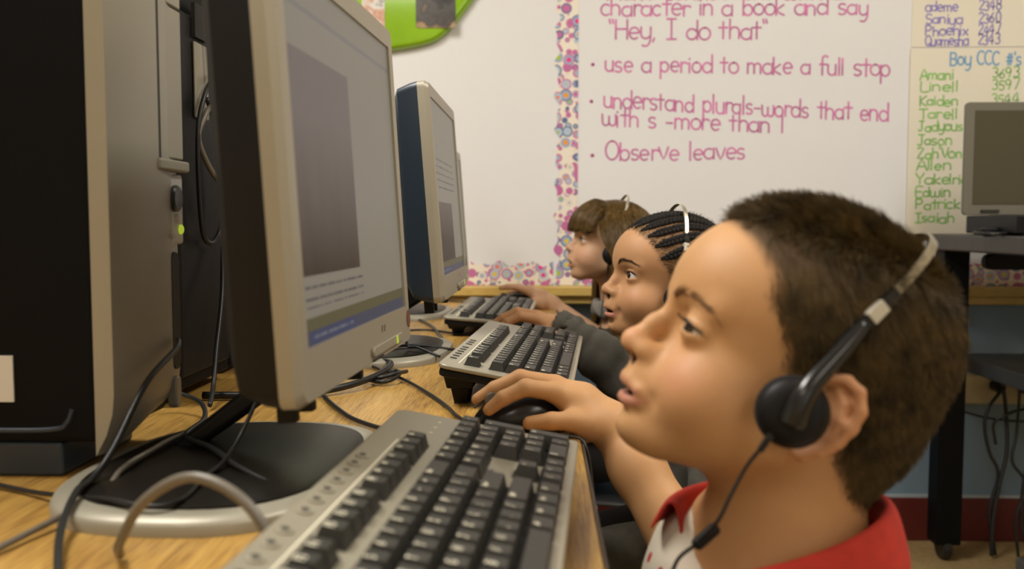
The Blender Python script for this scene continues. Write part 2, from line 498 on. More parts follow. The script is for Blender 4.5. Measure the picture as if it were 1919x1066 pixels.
for k, (lx, ly) in enumerate(PANELS):
    t = thing('ceiling_light', ['ceiling light panel above the back of the computers', 'ceiling light panel behind the photographer, desk side',
                                'ceiling light panel above the rolling cart', 'ceiling light panel behind the photographer, cart side'][k], 'ceiling light', (lx, ly, CEIL_Z), group='ceiling light panels')
    fr = MB()
    fr.box((-.31, -.61, -.05), (-.285, .61, 0)).box((.285, -.61, -.05), (.31, .61, 0)).box((-.285, -.61, -.05), (.285, -.585, 0)).box((-.285, .585, -.05), (.285, .61, 0))
    fr.build('light_frame', M_WHITE, t)
    MB().box((-.285, -.585, -.04), (.285, .585, -.03)).build('diffuser', mat('lit_diffuser', (.8, .8, .75), .6, emit=(1, .9, .75), estr=4.0), t)

# ------------------------------------------------------------------ whiteboard, its writing, border, charts
wb = MB().box((-1.9, BOARD_Y, 0.7168), (2.6, WALL_Y - .0005, 2.05)).build('whiteboard', M_BOARD)
tag(wb, 'large whiteboard across the back wall with magenta handwritten reading goals', 'whiteboard')
EX, EZ = np.array((1.0, 0, 0)), np.array((0, 0, 1.0))
SC = 0.0014874


def board_line(text, x0, x1, z0, z1, size, width, m, parent, y=BOARD_Y - 0.0006, wob=0.05, name='written_word'):
    rng = np.random.default_rng(len(text) * 13 + int(size * 1e4))
    L = text_len(text) * size
    ex = np.array((x1 - x0, 0, z1 - z0)); Ld = np.linalg.norm(ex); ex /= Ld
    pos = 0.0
    for word in text.split(' '):             # one part per written word
        mb = MB()
        lettering(mb, word, np.array((x0, y, z0)) + ex * pos, ex, EZ, size, width, wob=wob, squeeze=Ld / L, rng=rng)
        mb.build(name, m, parent)
        pos += text_len(word + ' ') * size * Ld / L


LINES = [  # text, x start/end (m), baseline z start/end (m), letter size (m)
    ('* Make connections with a', 0.136, 0.820, 1.500, 1.496, 0.056),
    ('character in a book and say', 0.164, 0.890, 1.456, 1.454, 0.056),
    ('"Hey, I do that"', 0.185, 0.620, 1.392, 1.391, 0.060),
    ('* use a period to make a full stop', 0.136, 0.952, 1.307, 1.290, 0.056),
    ('* understand plurals-words that end', 0.136, 0.952, 1.210, 1.166, 0.058),
    ('with s -more than 1', 0.168, 0.672, 1.158, 1.137, 0.058),
    ('* Observe leaves', 0.136, 0.566, 1.062, 1.066, 0.058),
]
for t_, x0, x1, z0, z1, s in LINES:
    board_line(t_, x0, x1, z0, z1, s * .84, 0.0050, M_MAGENTA, wb)

c1 = MB().box((1.005, BOARD_Y - 0.0025, 1.366), (1.75, BOARD_Y, 1.95)).build('chart_paper', M_PAPER)
tag(c1, 'upper cream chart paper on whiteboard with violet names and numbers', 'chart')
for n_, d_, z in (('ashlie', '2327', 1.497), ('ademe', '2348', 1.461), ('Saniya', '2360', 1.427), ('Phoenix', '2447', 1.397), ('Quamesha', '2343', 1.370)):
    y_ = BOARD_Y - 0.0031
    board_line(n_, 1.040, 1.040 + min(.118, 0.0155 * len(n_) + 0.008), z, z, 0.027, 0.0034, M_VIOLET, c1, y_, 0.08)
    board_line(d_, 1.182, 1.242, z + .002, z + .003, 0.027, 0.0034, M_VIOLET, c1, y_, 0.08)
c2 = MB().box((1.003, BOARD_Y - 0.0045, 0.858), (1.75, BOARD_Y - 0.002, 1.362)).build('chart_paper', M_PAPER)
tag(c2, 'lower cream chart paper headed in blue with a green list of names', 'chart')
y_ = BOARD_Y - 0.0052
board_line("Boy CCC #'s", 1.108, 1.300, 1.318, 1.316, 0.036, 0.0042, M_BLUEINK, c2, y_, 0.06)
for i, (n_, d_) in enumerate((('Amani', '3693'), ('Linell', '3597'), ('Kaiden', '3544'), ('Tarell', '3581'), ('Jadyous', '3602'), ('Jason', '3519'), ("Zah'Von", '3537'),
                              ('Allen', '3585'), ('Yakelrial', '3570'), ('Edwin', '3550'), ('Patrick', '3528'), ('Isaiah', '3591'))):
    z = 1.278 - 0.0352 * i + (0.003 if i % 3 == 1 else 0)
    board_line(n_, 1.030 - .0004 * i, 1.030 + 0.0150 * len(n_) + 0.014, z, z + .001, 0.027, 0.0038, M_GREENINK, c2, y_, 0.08)
    board_line(d_, 1.222, 1.296, z + .004, z + .006, 0.027, 0.0034, M_GREENINK, c2, y_, 0.08)


def circles_mat():
    """printed border: rings of flat colour on cream"""
    m = bpy.data.materials.new('ringed_border_print')
    nt, N, L, b = nodes_of(m)
    tc = N.new('ShaderNodeTexCoord')
    def layer(scale, off, r0, r1, r2):
        mp = N.new('ShaderNodeMapping'); mp.inputs['Location'].default_value = off; mp.inputs['Scale'].default_value = (scale, 0.001, scale)
        L.new(tc.outputs['Object'], mp.inputs[0])
        v = N.new('ShaderNodeTexVoronoi'); v.inputs['Scale'].default_value = 1.0; v.inputs['Randomness'].default_value = 0.55
        L.new(mp.outputs[0], v.inputs['Vector'])
        sep = N.new('ShaderNodeSeparateColor'); L.new(v.outputs['Color'], sep.inputs[0])
        def pal(sock, cols):
            r = N.new('ShaderNodeValToRGB'); r.color_ramp.interpolation = 'CONSTANT'
            e = r.color_ramp.elements
            while len(e) < len(cols): e.new(0.5)
            for i, c in enumerate(cols):
                e[i].position = i / len(cols); e[i].color = (*c, 1)
            L.new(sock, r.inputs[0]); return r.outputs[0]
        cen = pal(sep.outputs[0], [(.80, .04, .24), (.85, .33, .03), (.75, .55, .06), (.82, .04, .25), (.85, .22, .12), (.40, .52, .05)])
        ring = pal(sep.outputs[1], [(.32, .42, .60), (.45, .55, .66), (.55, .15, .36), (.38, .44, .58), (.80, .30, .20)])
        out = pal(sep.outputs[2], [(.62, .20, .36), (.12, .16, .30), (.80, .72, .60), (.55, .16, .34)])
        def lt(r):
            n = N.new('ShaderNodeMath'); n.operation = 'LESS_THAN'; n.inputs[1].default_value = r
            L.new(v.outputs['Distance'], n.inputs[0]); return n.outputs[0]
        return cen, ring, out, lt(r0), lt(r1), lt(r2)
    prev = None
    for args in ((44.0, (7, 0, 3.3), .20, .36, .46), (30.0, (0, 0, 0), .22, .40, .50)):
        cen, ring, out, l0, l1, l2 = layer(*args)
        for c, f in ((out, l2), (ring, l1), (cen, l0)):
            mx = N.new('ShaderNodeMix'); mx.data_type = 'RGBA'
            L.new(f, mx.inputs[0])
            if prev is None: mx.inputs[6].default_value = (.86, .78, .66, 1)
            else: L.new(prev, mx.inputs[6])
            L.new(c, mx.inputs[7]); prev = mx.outputs[2]
    L.new(prev, b.inputs['Base Color'])
    b.inputs['Roughness'].default_value = 0.55
    return m


M_RINGS = circles_mat()


def border_strip(name, p0, p1, width, label):
    """scalloped paper strip; straight edge on the line p0-p1 (x,z), waves on its left side"""
    p0, p1 = np.array(p0), np.array(p1)
    L = np.linalg.norm(p1 - p0); d = (p1 - p0) / L; n = np.array((-d[1], d[0]))
    k = int(L / 0.006); mb = MB(); pts = []
    for i in range(k + 1):
        s = L * i / k
        w = width - 0.0065 + 0.0050 * math.sin(s * 2 * PI / 0.084) + 0.0042 * math.sin(s * 2 * PI / 0.047 + 1.0)
        a, b = p0 + d * s, p0 + d * s + n * w
        for y in (BOARD_Y - 0.0016, BOARD_Y - 0.0002):
            pts += [(a[0], y, a[1]), (b[0], y, b[1])]
    f = []
    for i in range(k):
        o, q = 4 * i, 4 * i + 4
        f += [(o, o + 1, q + 1, q), (o + 2, q + 2, q + 3, o + 3), (o + 1, o + 3, q + 3, q + 1), (o, q, q + 2, o + 2)]
    mb.add(pts, f)
    o = mb.build(name, M_RINGS)
    return tag(o, label, 'border strip', 'ringed scalloped border strips')


border_strip('border_strip', (0.104, 0.7175), (0.104, 2.05), 0.064, 'vertical scalloped border strip of coloured rings beside the magenta writing')
border_strip('border_strip', (-1.9, 0.7170), (0.0365, 0.7170), 0.067, 'scalloped ring border along the wooden rail, behind the monitors')
border_strip('border_strip', (0.104, 0.7170), (2.6, 0.7170), 0.067, 'scalloped ring border along the wooden rail, behind the cart')

# green glossy photo frame
M_LIME = mat('glossy_lime_plastic', (0.27, 0.50, 0.012), 0.10, noise=0.12, nscale=5, coat=0.6)
gf = thing('photo_frame', 'glossy lime green wavy photo collage frame hung on the whiteboard', 'picture frame', (-0.45, BOARD_Y, 1.60))
outline = [(-.36, -.20), (-.20, -.262), (-.06, -.252), (.045, -.238), (.110, -.228), (.165, -.212), (.205, -.180), (.238, -.140), (.268, -.100), (.30, -.04), (.31, .06), (.29, .16), (.20, .25), (.05, .28), (-.10, .25), (-.28, .28), (-.40, .18), (-.42, 0), (-.41, -.12)]
ol = catmull(outline, 5, closed=True)
mb = MB()
rings = [(1.0, 0.0), (1.0, -.010), (.985, -.019), (.96, -.0245), (.93, -.026), (.90, -.0262)]
n_ = len(ol); V = []
for s, y in rings:
    V += [(p[0] * s, y, p[1] * s) for p in ol]
F_ = []
for i in range(len(rings) - 1):
    F_ += [(i * n_ + k, (i + 1) * n_ + k, (i + 1) * n_ + (k + 1) % n_, i * n_ + (k + 1) % n_) for k in range(n_)]
F_.append(tuple((len(rings) - 1) * n_ + k for k in range(n_)))
mb.add(V, F_).build('frame_body', M_LIME, gf, smooth=True, sharp=25)


def photo_mat(name, cols, scale):
    m = bpy.data.materials.new(name)
    nt, N, L, b = nodes_of(m)
    tc = N.new('ShaderNodeTexCoord')
    v = N.new('ShaderNodeTexNoise'); v.inputs['Scale'].default_value = scale; v.inputs['Detail'].default_value = 3
    L.new(tc.outputs['Object'], v.inputs['Vector'])
    r = N.new('ShaderNodeValToRGB'); e = r.color_ramp.elements
    while len(e) < len(cols): e.new(.5)
    for i, c in enumerate(cols):
        e[i].position = .3 + .4 * i / (len(cols) - 1); e[i].color = (*c, 1)
    L.new(v.outputs[0], r.inputs[0]); L.new(r.outputs[0], b.inputs['Base Color'])
    b.inputs['Roughness'].default_value = .2
    return m


PH_DARK = photo_mat('dark_snapshot', [(.02, .02, .02), (.05, .05, .05), (.10, .09, .085), (.07, .065, .06), (.40, .25, .13), (.45, .38, .28)], 16)
PH_PALE = photo_mat('pale_snapshot', [(.75, .72, .68), (.60, .30, .18), (.78, .75, .70), (.12, .09, .08), (.72, .70, .66)], 18)
for (cx, cz, w, h, m_) in ((0.165, -0.105, .108, .15, PH_DARK), (-0.005, -0.125, .062, .20, PH_PALE), (-0.16, -0.10, .10, .14, PH_DARK), (0.08, .12, .13, .10, PH_PALE), (-0.14, .10, .12, .14, PH_DARK)):
    MB().prism([(p[1], p[0]) for p in rrect(w, h, .008, 4, cx, cz)][::-1], -.0282, -.020, axis=1).build('photo', m_, gf)

# ------------------------------------------------------------------ desk
dk = thing('desk', 'long oak topped computer desk running to the back wall', 'desk', (0, 0, 0))
MB().box((-0.95, -0.45, DESK_Z - 0.028), (0.040, 2.525, DESK_Z)).build('desk_top', M_DESK, dk, bevel=0.002)
MB().box((0.040, -0.45, DESK_Z - 0.029), (0.0425, 2.525, DESK_Z - 0.0006)).build('edge_band', mat('dark_edge_band', (.05, .03, .018), .5), dk)
MB().box((-0.93, -0.40, 0.20), (-0.90, 2.50, DESK_Z - 0.028)).build('back_panel', M_SATIN, dk)
for yy in (-0.40, 1.02, 2.44):
    MB().box((-0.88, yy, 0), (-0.02, yy + 0.03, DESK_Z - 0.028)).build('leg', M_SATIN, dk)


# ------------------------------------------------------------------ monitors
def screen_mat(name, variant=0):
    m = bpy.data.materials.new(name)
    nt, N, L, b = nodes_of(m)
    uv = N.new('ShaderNodeUVMap'); uv.uv_map = 'UVMap'
    sep = N.new('ShaderNodeSeparateXYZ'); L.new(uv.outputs[0], sep.inputs[0])
    U, V = sep.outputs[0], sep.outputs[1]
    def rng_(s, lo, hi):
        a = N.new('ShaderNodeMath'); a.operation = 'GREATER_THAN'; a.inputs[1].default_value = lo; L.new(s, a.inputs[0])
        c = N.new('ShaderNodeMath'); c.operation = 'LESS_THAN'; c.inputs[1].default_value = hi; L.new(s, c.inputs[0])
        d = N.new('ShaderNodeMath'); d.operation = 'MULTIPLY'; L.new(a.outputs[0], d.inputs[0]); L.new(c.outputs[0], d.inputs[1])
        return d.outputs[0]
    def mul(a, c):
        d = N.new('ShaderNodeMath'); d.operation = 'MULTIPLY'; L.new(a, d.inputs[0]); L.new(c, d.inputs[1]); return d.outputs[0]
    def over(prev, f, col):
        mx = N.new('ShaderNodeMix'); mx.data_type = 'RGBA'; L.new(f, mx.inputs[0])
        if isinstance(prev, tuple): mx.inputs[6].default_value = (*prev, 1)
        else: L.new(prev, mx.inputs[6])
        if isinstance(col, tuple): mx.inputs[7].default_value = (*col, 1)
        else: L.new(col, mx.inputs[7])
        return mx.outputs[2]
    page = (.175, .155, .120)
    # picture on the page: fades from a grey violet to a dark brown at its foot
    r = N.new('ShaderNodeValToRGB'); e = r.color_ramp.elements
    e[0].position = .18; e[0].color = (.024, .015, .010, 1); e[1].position = .62; e[1].color = (.115, .092, .083, 1)
    k = e.new(.36); k.color = (.068, .050, .040, 1)
    ns = N.new('ShaderNodeTexNoise'); ns.inputs['Scale'].default_value = 7; ns.inputs['Detail'].default_value = 4
    mp = N.new('ShaderNodeMapping'); mp.inputs['Scale'].default_value = (2, .5, 1); L.new(uv.outputs[0], mp.inputs[0]); L.new(mp.outputs[0], ns.inputs['Vector'])
    ma = N.new('ShaderNodeMath'); ma.operation = 'MULTIPLY_ADD'; ma.inputs[1].default_value = .16; L.new(ns.outputs[0], ma.inputs[0]); L.new(V, ma.inputs[2])
    sb = N.new('ShaderNodeMath'); sb.operation = 'SUBTRACT'; sb.inputs[1].default_value = .08; L.new(ma.outputs[0], sb.inputs[0])
    L.new(sb.outputs[0], r.inputs[0])
    if variant == 0:
        c = over(page, mul(rng_(U, .02, .50), rng_(V, .185, .79)), r.outputs[0])
        c = over(c, rng_(V, .90, .915), (.135, .125, .115))
        rows = ((.150, .158), (.118, .126), (.098, .103)); uend = .52
    else:
        c = over(page, mul(rng_(U, .05, .62), rng_(V, .06, .42)), r.outputs[0])
        rows = ((.66, .67), (.62, .63), (.58, .59), (.54, .55), (.50, .51)); uend = .8
    w = N.new('ShaderNodeTexNoise'); w.inputs['Scale'].default_value = 60
    mp2 = N.new('ShaderNodeMapping'); mp2.inputs['Scale'].default_value = (1, .12, 1); L.new(uv.outputs[0], mp2.inputs[0]); L.new(mp2.outputs[0], w.inputs['Vector'])
    wt = N.new('ShaderNodeMath'); wt.operation = 'GREATER_THAN'; wt.inputs[1].default_value = .44; L.new(w.outputs[0], wt.inputs[0])
    for lo, hi in rows:
        c = over(c, mul(mul(rng_(U, .03, uend), rng_(V, lo, hi)), wt.outputs[0]), (.07, .065, .06))
    c = over(c, rng_(V, .040, .074), (.075, .066, .030))
    c = over(c, rng_(V, 0, .040), (.038, .042, .068))
    c = over(c, mul(rng_(U, .05, .42), rng_(V, .004, .036)), (.030, .038, .085))
    c = over(c, mul(mul(rng_(U, .07, .40), rng_(V, .016, .026)), wt.outputs[0]), (.10, .105, .13))
    b.inputs['Base Color'].default_value = (.02, .02, .02, 1)
    b.inputs['Roughness'].default_value = .42
    b.inputs['Specular IOR Level'].default_value = .22
    L.new(c, b.inputs['Emission Color']); b.inputs['Emission Strength'].default_value = 1.0
    return m


SCREEN_A, SCREEN_B = screen_mat('lit_page_screen'), screen_mat('lit_text_screen', 1)


def monitor(label, loc, rz, tilt, scr, dx, shell, sticker=False, screen_z=0.1265):
    """screen faces local +x; base centred on the local origin; dx: screen plane ahead of the base centre"""
    t = thing('monitor', label, 'monitor', loc, (0, 0, rz), 'flat monitors along the desk')
    W, H = 0.320, 0.2565
    z0 = screen_z
    M = Matrix.Translation((dx, 0, z0)) @ Matrix.Rotation(-tilt, 4, 'Y')
    def tp(p): return tuple(M @ Vector(p))
    # silver bezel: four bars round the screen, deep lower bar, side returns
    bt, bs, bb, dep = 0.021, 0.019, 0.038, 0.016
    y0, y1 = -W / 2 - bs, W / 2 + bs
    fx = 0.004
    outer = rrect(W + 2 * bs, H + bt + bb, 0.010, 4, 0, (H + bt - bb) / 2)
    inner = rrect(W, H, 0.0008, 4, 0, H / 2)
    mb = MB(); n = len(outer); V = []
    shrink = [(p[0] * (1 - .020), (p[1] - H / 2) * (1 - .022) + H / 2) for p in outer]
    for ring, x in ((outer, fx - dep), (outer, fx - .006), (shrink, fx), (inner, fx), (inner, fx - .005)):
        V += [tp((x, p[0], p[1])) for p in ring]
    F = []
    for i in range(4):
        F += [(i * n + k, i * n + (k + 1) % n, (i + 1) * n + (k + 1) % n, (i + 1) * n + k) for k in range(n)]
    mb.add(V, F)
    bz = mb.build('bezel', M_SILVER, t, smooth=True, sharp=30)
    # buttons, light and marks on the lower bar (sub-parts of the bezel)
    mb = MB(); mb.prism(rrect(.120, .0085, .004, 4, .066, -.0255), fx, fx + .0035, axis=0)
    mb.v = [tp(p) for p in mb.v]; mb.build('button_bar', M_SILVER, bz, bevel=.0012)
    mb = MB(); mb.prism(rrect(.0045, .0075, .001, 2, .096, -.0255), fx + .002, fx + .0042, axis=0)
    mb.v = [tp(p) for p in mb.v]; mb.build('power_light', M_GREENLED, bz)
    mb = MB(); mb.prism(rrect(.040, .0016, .0008, 3, .030, -.0335), fx, fx + .0012, axis=0)
    mb.v = [tp(p) for p in mb.v]; mb.build('speaker_slot', M_DARK, bz)
    mb = MB()
    for yy in (.050, .060):
        mb.add([tp((fx + .0004, yy, -.0135)), tp((fx + .0004, yy + .002, -.0135)), tp((fx + .0004, yy + .0045, -.0075)), tp((fx + .0004, yy + .0025, -.0075))], [(0, 1, 2, 3)])
    mb.build('badge', M_DARK, bz)
    if sticker:
        mb = MB(); mb.prism([(.168 + .0075 * math.cos(a), -.013 + .0085 * math.sin(a)) for a in np.linspace(0, 2 * PI, 20, endpoint=False)], fx, fx + .0008, axis=0)
        mb.v = [tp(p) for p in mb.v]; mb.build('round_sticker', mat('red_brown_sticker', (.16, .06, .035), .5, noise=.5, nscale=300), bz)
    # back shell: tapered rings
    mb = MB(); V = []
    prof = [(1.0, fx - dep + .001), (.985, fx - dep - .012), (.95, fx - dep - .030), (.80, fx - dep - .045), (.45, fx - dep - .056)]
    for s, x in prof:
        V += [tp((x, p[0] * s, (p[1] - H / 2) * s + H / 2)) for p in outer]
    F = []
    for i in range(len(prof) - 1):
        F += [(i * n + k, (i + 1) * n + k, (i + 1) * n + (k + 1) % n, i * n + (k + 1) % n) for k in range(n)]
    F += [tuple(range(n)), tuple((len(prof) - 1) * n + k for k in range(n - 1, -1, -1))]
    mb.add(V, F).build('back_shell', shell, t, smooth=True, sharp=30)
    e = .0025
    uvmesh_plane('screen', tp((fx - e, -W / 2, 0)), tp((fx - e, W / 2, 0)), tp((fx - e, W / 2, H)), tp((fx - e, -W / 2, H)), scr, t)
    # cable clips hanging under the shell
    for yy in (-.125, -.085, .06):
        cl = MB(); cl.box((fx - dep - .022, yy, -.056), (fx - dep - .008, yy + .010, -.034))
        cl.v = [tp(p) for p in cl.v]; cl.build('cable_clip', M_BLACK, t, bevel=.001)
    # neck and oval foot
    nb = MB(); nx = dx - .085
    nb.prism([(.010, -.088), (.085, dx - .085), (.26, dx - .085), (.26, dx - .050), (.085, dx - .050), (.010, -.062)], .014, .040, axis=1)
    nb.build('neck', M_BLACK, t, bevel=.006)
    def oval(rx, ry, k=48): return [(rx * math.copysign(abs(math.cos(a)) ** .74, math.cos(a)), ry * math.copysign(abs(math.sin(a)) ** .74, math.sin(a))) for a in np.linspace(0, 2 * PI, k, endpoint=False)]
    mb = MB(); V = []; k = 48
    for s, z in ((1.0, 0), (1.0, .007), (.985, .0105), (.90, .0125)):
        V += [(p[0] * s - .012, p[1] * s - .010, z) for p in oval(.114, .160)]
    F = [(i * k + j, i * k + (j + 1) % k, (i + 1) * k + (j + 1) % k, (i + 1) * k + j) for i in range(3) for j in range(k)]
    F += [tuple(range(k - 1, -1, -1)), tuple(3 * k + j for j in range(k))]
    mb.add(V, F).build('foot_rim', M_SILVER, t, smooth=True, sharp=50)
    mb = MB(); V = []
    for s, z in ((.865, .0120), (.865, .0140), (.80, .0160), (.4, .0170)):
        V += [(p[0] * s - .012, p[1] * s - .010, z) for p in oval(.114, .160)]
    mb.add(V, F).build('foot_plate', mat('brown_black_gloss', (.008, .006, .004), .38, spec=.25), t, smooth=True, sharp=50)
    return t


monitor('flat monitor with silver bezel, closest of the row, round sticker at its corner', (-0.243, 0.770, DESK_Z), math.radians(-3.2), math.radians(3.4), SCREEN_A, 0.0955, M_BLACK, True)
monitor('flat monitor with blue black shell standing behind the closest one', (-0.245, 1.490, DESK_Z), math.radians(-0.6), math.radians(4.2), SCREEN_B, 0.1055, M_BLUEBLACK, screen_z=0.134)
monitor('flat monitor nearly hidden, last of the row beside the back wall', (-0.305, 2.130, DESK_Z), 0, math.radians(4.0), SCREEN_B, 0.1225, M_BLACK, screen_z=0.106)

# ------------------------------------------------------------------ computer towers
tw = thing('computer_tower', 'black computer tower with curved silver front beside the closest monitor', 'computer', (-0.342, 0.737, DESK_Z))
tw.scale = (1, .872, 1)
# local: front faces +x, thickness along +y (0..0.205)
TH = 0.172
case = MB().box((-.435, .004, .030), (-.020, TH - .004, .455)).build('case', M_SATIN, tw, bevel=.006)
MB().box((-.425, .010, 0), (-.052, TH - .010, .030)).build('plinth', M_BLUEBLACK, tw, bevel=.004)
mb = MB()       # pressed handle groove on the side panel
mb.tube(catmull([(-.33, .0035, .040), (-.12, .0035, .040), (-.058, .0035, .041), (-.045, .0035, .047), (-.040, .0035, .058)], 6), .0022, 6)
mb.build('panel_groove', M_BLUEBLACK, case, smooth=True)
MB().box((-.160, .0022, .064), (-.088, .0042, .102)).build('case_sticker', M_WHITE, case)
# silver front: curved plan, rounded foot
mb = MB(); V = []; nz = 26; ny = 14
for j in range(nz + 1):
    z = .020 + (.462 - .020) * j / nz
    lift = max(0.0, 1 - (z - .020) / .05) ** 2
    for i in range(ny + 1):
        y = TH * i / ny
        q = (y / TH - .45) / .55
        x = .004 - .012 * q * q - .016 * lift
        V.append((x, y, z + .035 * lift * max(0, (y / TH - .1))))
    for i in range(ny, -1, -1):
        V.append((-.020, TH * i / ny, z + .035 * lift * max(0, (TH * i / ny / TH - .1))))
R_ = 2 * (ny + 1)
F = []
for j in range(nz):
    F += [(j * R_ + k, j * R_ + (k + 1) % R_, (j + 1) * R_ + (k + 1) % R_, (j + 1) * R_ + k) for k in range(R_)]
F += [tuple(range(R_ - 1, -1, -1)), tuple(nz * R_ + k for k in range(R_))]
front = mb.add(V, F).build('front_panel', M_SILVER, tw, smooth=True, sharp=40)
md = front.modifiers.new('bevel', 'BEVEL'); md.width = .004; md.segments = 2; md.limit_method = 'ANGLE'
# drive bay: dark shadow gap, door, lip
MB().box((-.012, .092, .268), (.0035, .102, .450)).build('bay_gap', M_DARK, front)
bp_ = MB()
for za, zb in ((.270, .409), (.411, .450)):
    bp_ = MB(); bp_.box((-.012, .103, za), (.0005, .170, zb)); bp_.build('bay_cover', M_SILVER, front, bevel=.0015)
MB().box((-.012, .092, .258), (.0062, .171, .268)).build('bay_lip', M_SILVER, front, bevel=.002)
MB().box((-.010, .122, .190), (-.0010, .171, .256)).build('control_plate', M_WHITE, front, bevel=.003)
MB().lathe([(.0125, -.004), (.0125, .004), (.011, .0055), (.0, .006)], (-.002, .146, .233), (1, 0, 0), 24).build('power_button', mat('smoked_button', (.05, .05, .05), .3), front, smooth=True)
for yy, zz, mm, nm in ((.160, .204, M_GREENLED, 'status_light'), (.136, .200, M_WHITE, 'audio_jack'), (.152, .214, M_WHITE, 'audio_jack')):
    MB().lathe([(.0045, -.002), (.0045, .003), (.003, .004), (.0, .004)], (-.002, yy, zz), (1, 0, 0), 16).build(nm, mm, front, smooth=True)
MB().lathe([(.003, 0), (.003, .003), (0, .003)], (-.004, .1665, .236), (1, 0, 0), 12).build('status_light', mat('amber_led', (.4, .1, .02), .4, emit=(.8, .2, .03), estr=.6), front, smooth=True)
MB().prism(rrect(.020, .110, .009, 5, .140, .128), -.012, .0008, axis=0).build('port_recess', M_DARK, front)
MB().prism(rrect(.014, .030, .006, 5, .135, .052), -.006, .0035, axis=0).build('oval_emblem', M_SILVER, front, bevel=.002)

tb = thing('computer_tower', 'black computer tower behind the silver fronted one, tangled cable hanging on it', 'computer', (-0.420, 1.030, DESK_Z))
MB().box((-.44, 0, .012), (0, .205, .52)).build('case', M_SATIN, tb, bevel=.006)
MB().box((0, .020, .03), (.008, .185, .455)).build('front_panel', M_BLACK, tb, bevel=.004)
MB().box((.008, .072, .335), (.012, .115, .425)).build('bay_cover', M_SILVER, tb, bevel=.002)
MB().box((.008, .072, .430), (.0125, .115, .470)).build('bay_label', M_DARK, tb)
for yy in (.02, .165):
    MB().box((-.40, yy, 0), (-.04, yy + .02, .012)).build('foot', M_BLACK, tb)
tcx = thing('computer_tower', 'dark computer tower showing rear ports, behind the closest monitor', 'computer', (-0.430, 1.270, DESK_Z))
MB().box((-.44, 0, .012), (0, .190, .52)).build('case', M_SATIN, tcx, bevel=.005)
for k, (zz, hh) in enumerate(((.055, .02), (.085, .03), (.125, .02), (.155, .034), (.20, .02))):
    MB().box((0, .02 + .06 * (k % 2), zz), (.006, .075 + .06 * (k % 2), zz + hh)).build('port', M_GREYCABLE if k % 2 else M_SILVER, tcx, bevel=.002)
MB().box((-.42, .01, 0), (-.02, .18, .012)).build('foot', M_BLACK, tcx)
tg = thing('computer_tower', 'dark computer tower standing behind the blue black monitor', 'computer', (-0.430, 1.60, DESK_Z))
MB().box((-.44, 0, .012), (0, .200, .415)).build('case', M_BLACK, tg, bevel=.006)
MB().box((0, 0, .02), (.02, .2, .42)).build('front_panel', M_SILVER, tg, bevel=.006)
MB().box((-.42, .01, 0), (-.02, .19, .012)).build('foot', M_BLACK, tg)

# ------------------------------------------------------------------ keyboards
KP = 0.0190          # key pitch
KEYMESH = {}


def key_mesh(label, w, h):
    k = (label, round(w, 3), round(h, 3))
    if k in KEYMESH:
        return KEYMESH[k]
    mb = MB()
    W, H = w * KP - .0012, h * KP - .0014
    z1 = .0098
    tw_, th_ = W - .0050, H - .0056
    mb.frustum((0, 0), (W, H), (tw_, th_), 0, z1, 0, off=(0, .0006))
    # soft chamfer ring on the top so that the cap edge catches light
    if label:
        n = text_len(label); s = .0054 if len(label) < 3 else .0034
        lettering(mb, label, (-tw_ / 2 + .0012, th_ / 2 - s - .0006, z1 + .00012), (1, 0, 0), (0, 1, 0), s, .00095 if len(label) < 3 else .00070, mi=1, sub=1)
    KEYMESH[k] = mb.mesh('key', [M_KEY, M_LEGEND])
    return KEYMESH[k]


def rows():
    """(label, x of the key's centre in key units from the block's left edge, row y from the rear, width, height)"""
    out = []
    def row(y, x, items):
        for it in items:
            if isinstance(it, (int, float)):
                x += it; continue
            lab, w = it if isinstance(it, tuple) else (it, 1.0)
            out.append((lab, x + w / 2, y, w, 1.0)); x += w
    FY, Y0 = 0.0, 1.55
    row(FY, 0, ['Esc', 1, 'F1', 'F2', 'F3', 'F4', .5, 'F5', 'F6', 'F7', 'F8', .5, 'F9', 'F10', 'F11', 'F12', .3, 'Prt', 'Scr', 'Brk'])
    row(Y0, 0, list('`1234567890-=') + [('Back', 2), .3, 'Ins', 'Hom', 'PgU', .3, 'Num', '/', '*', '-'])
    row(Y0 + 1, 0, [('Tab', 1.5)] + list('QWERTYUIOP[]') + [('\\', 1.5), .3, 'Del', 'End', 'PgD', .3, '7', '8', '9'])
    row(Y0 + 2, 0, [('Cap', 1.75)] + list("ASDFGHJKL;'") + [('Enter', 2.25), 3.6, '4', '5', '6'])
    row(Y0 + 3, 0, [('Shift', 2.25)] + list('ZXCVBNM,./') + [('Shift', 2.75), 1.3, '^', 1.3, '1', '2', '3'])
    row(Y0 + 4, 0, [('Ctl', 1.25), ('Win', 1.25), ('Alt', 1.25), ('', 6.25), ('Alt', 1.25), ('Win', 1.25), ('Mnu', 1.25), ('Ctl', 1.25), .3, '<', '_', '>', .3, ('0', 2), '.'])
    x = 15 + .3 + 3 + .3 + 3.5
    out.append(('+', x, Y0 + 1.5, 1, 2.0)); out.append(('Ent', x, Y0 + 3.5, 1, 2.0))
    return out


KEYS = rows()
KW, KD = 22.6 * KP + .038, 0.156


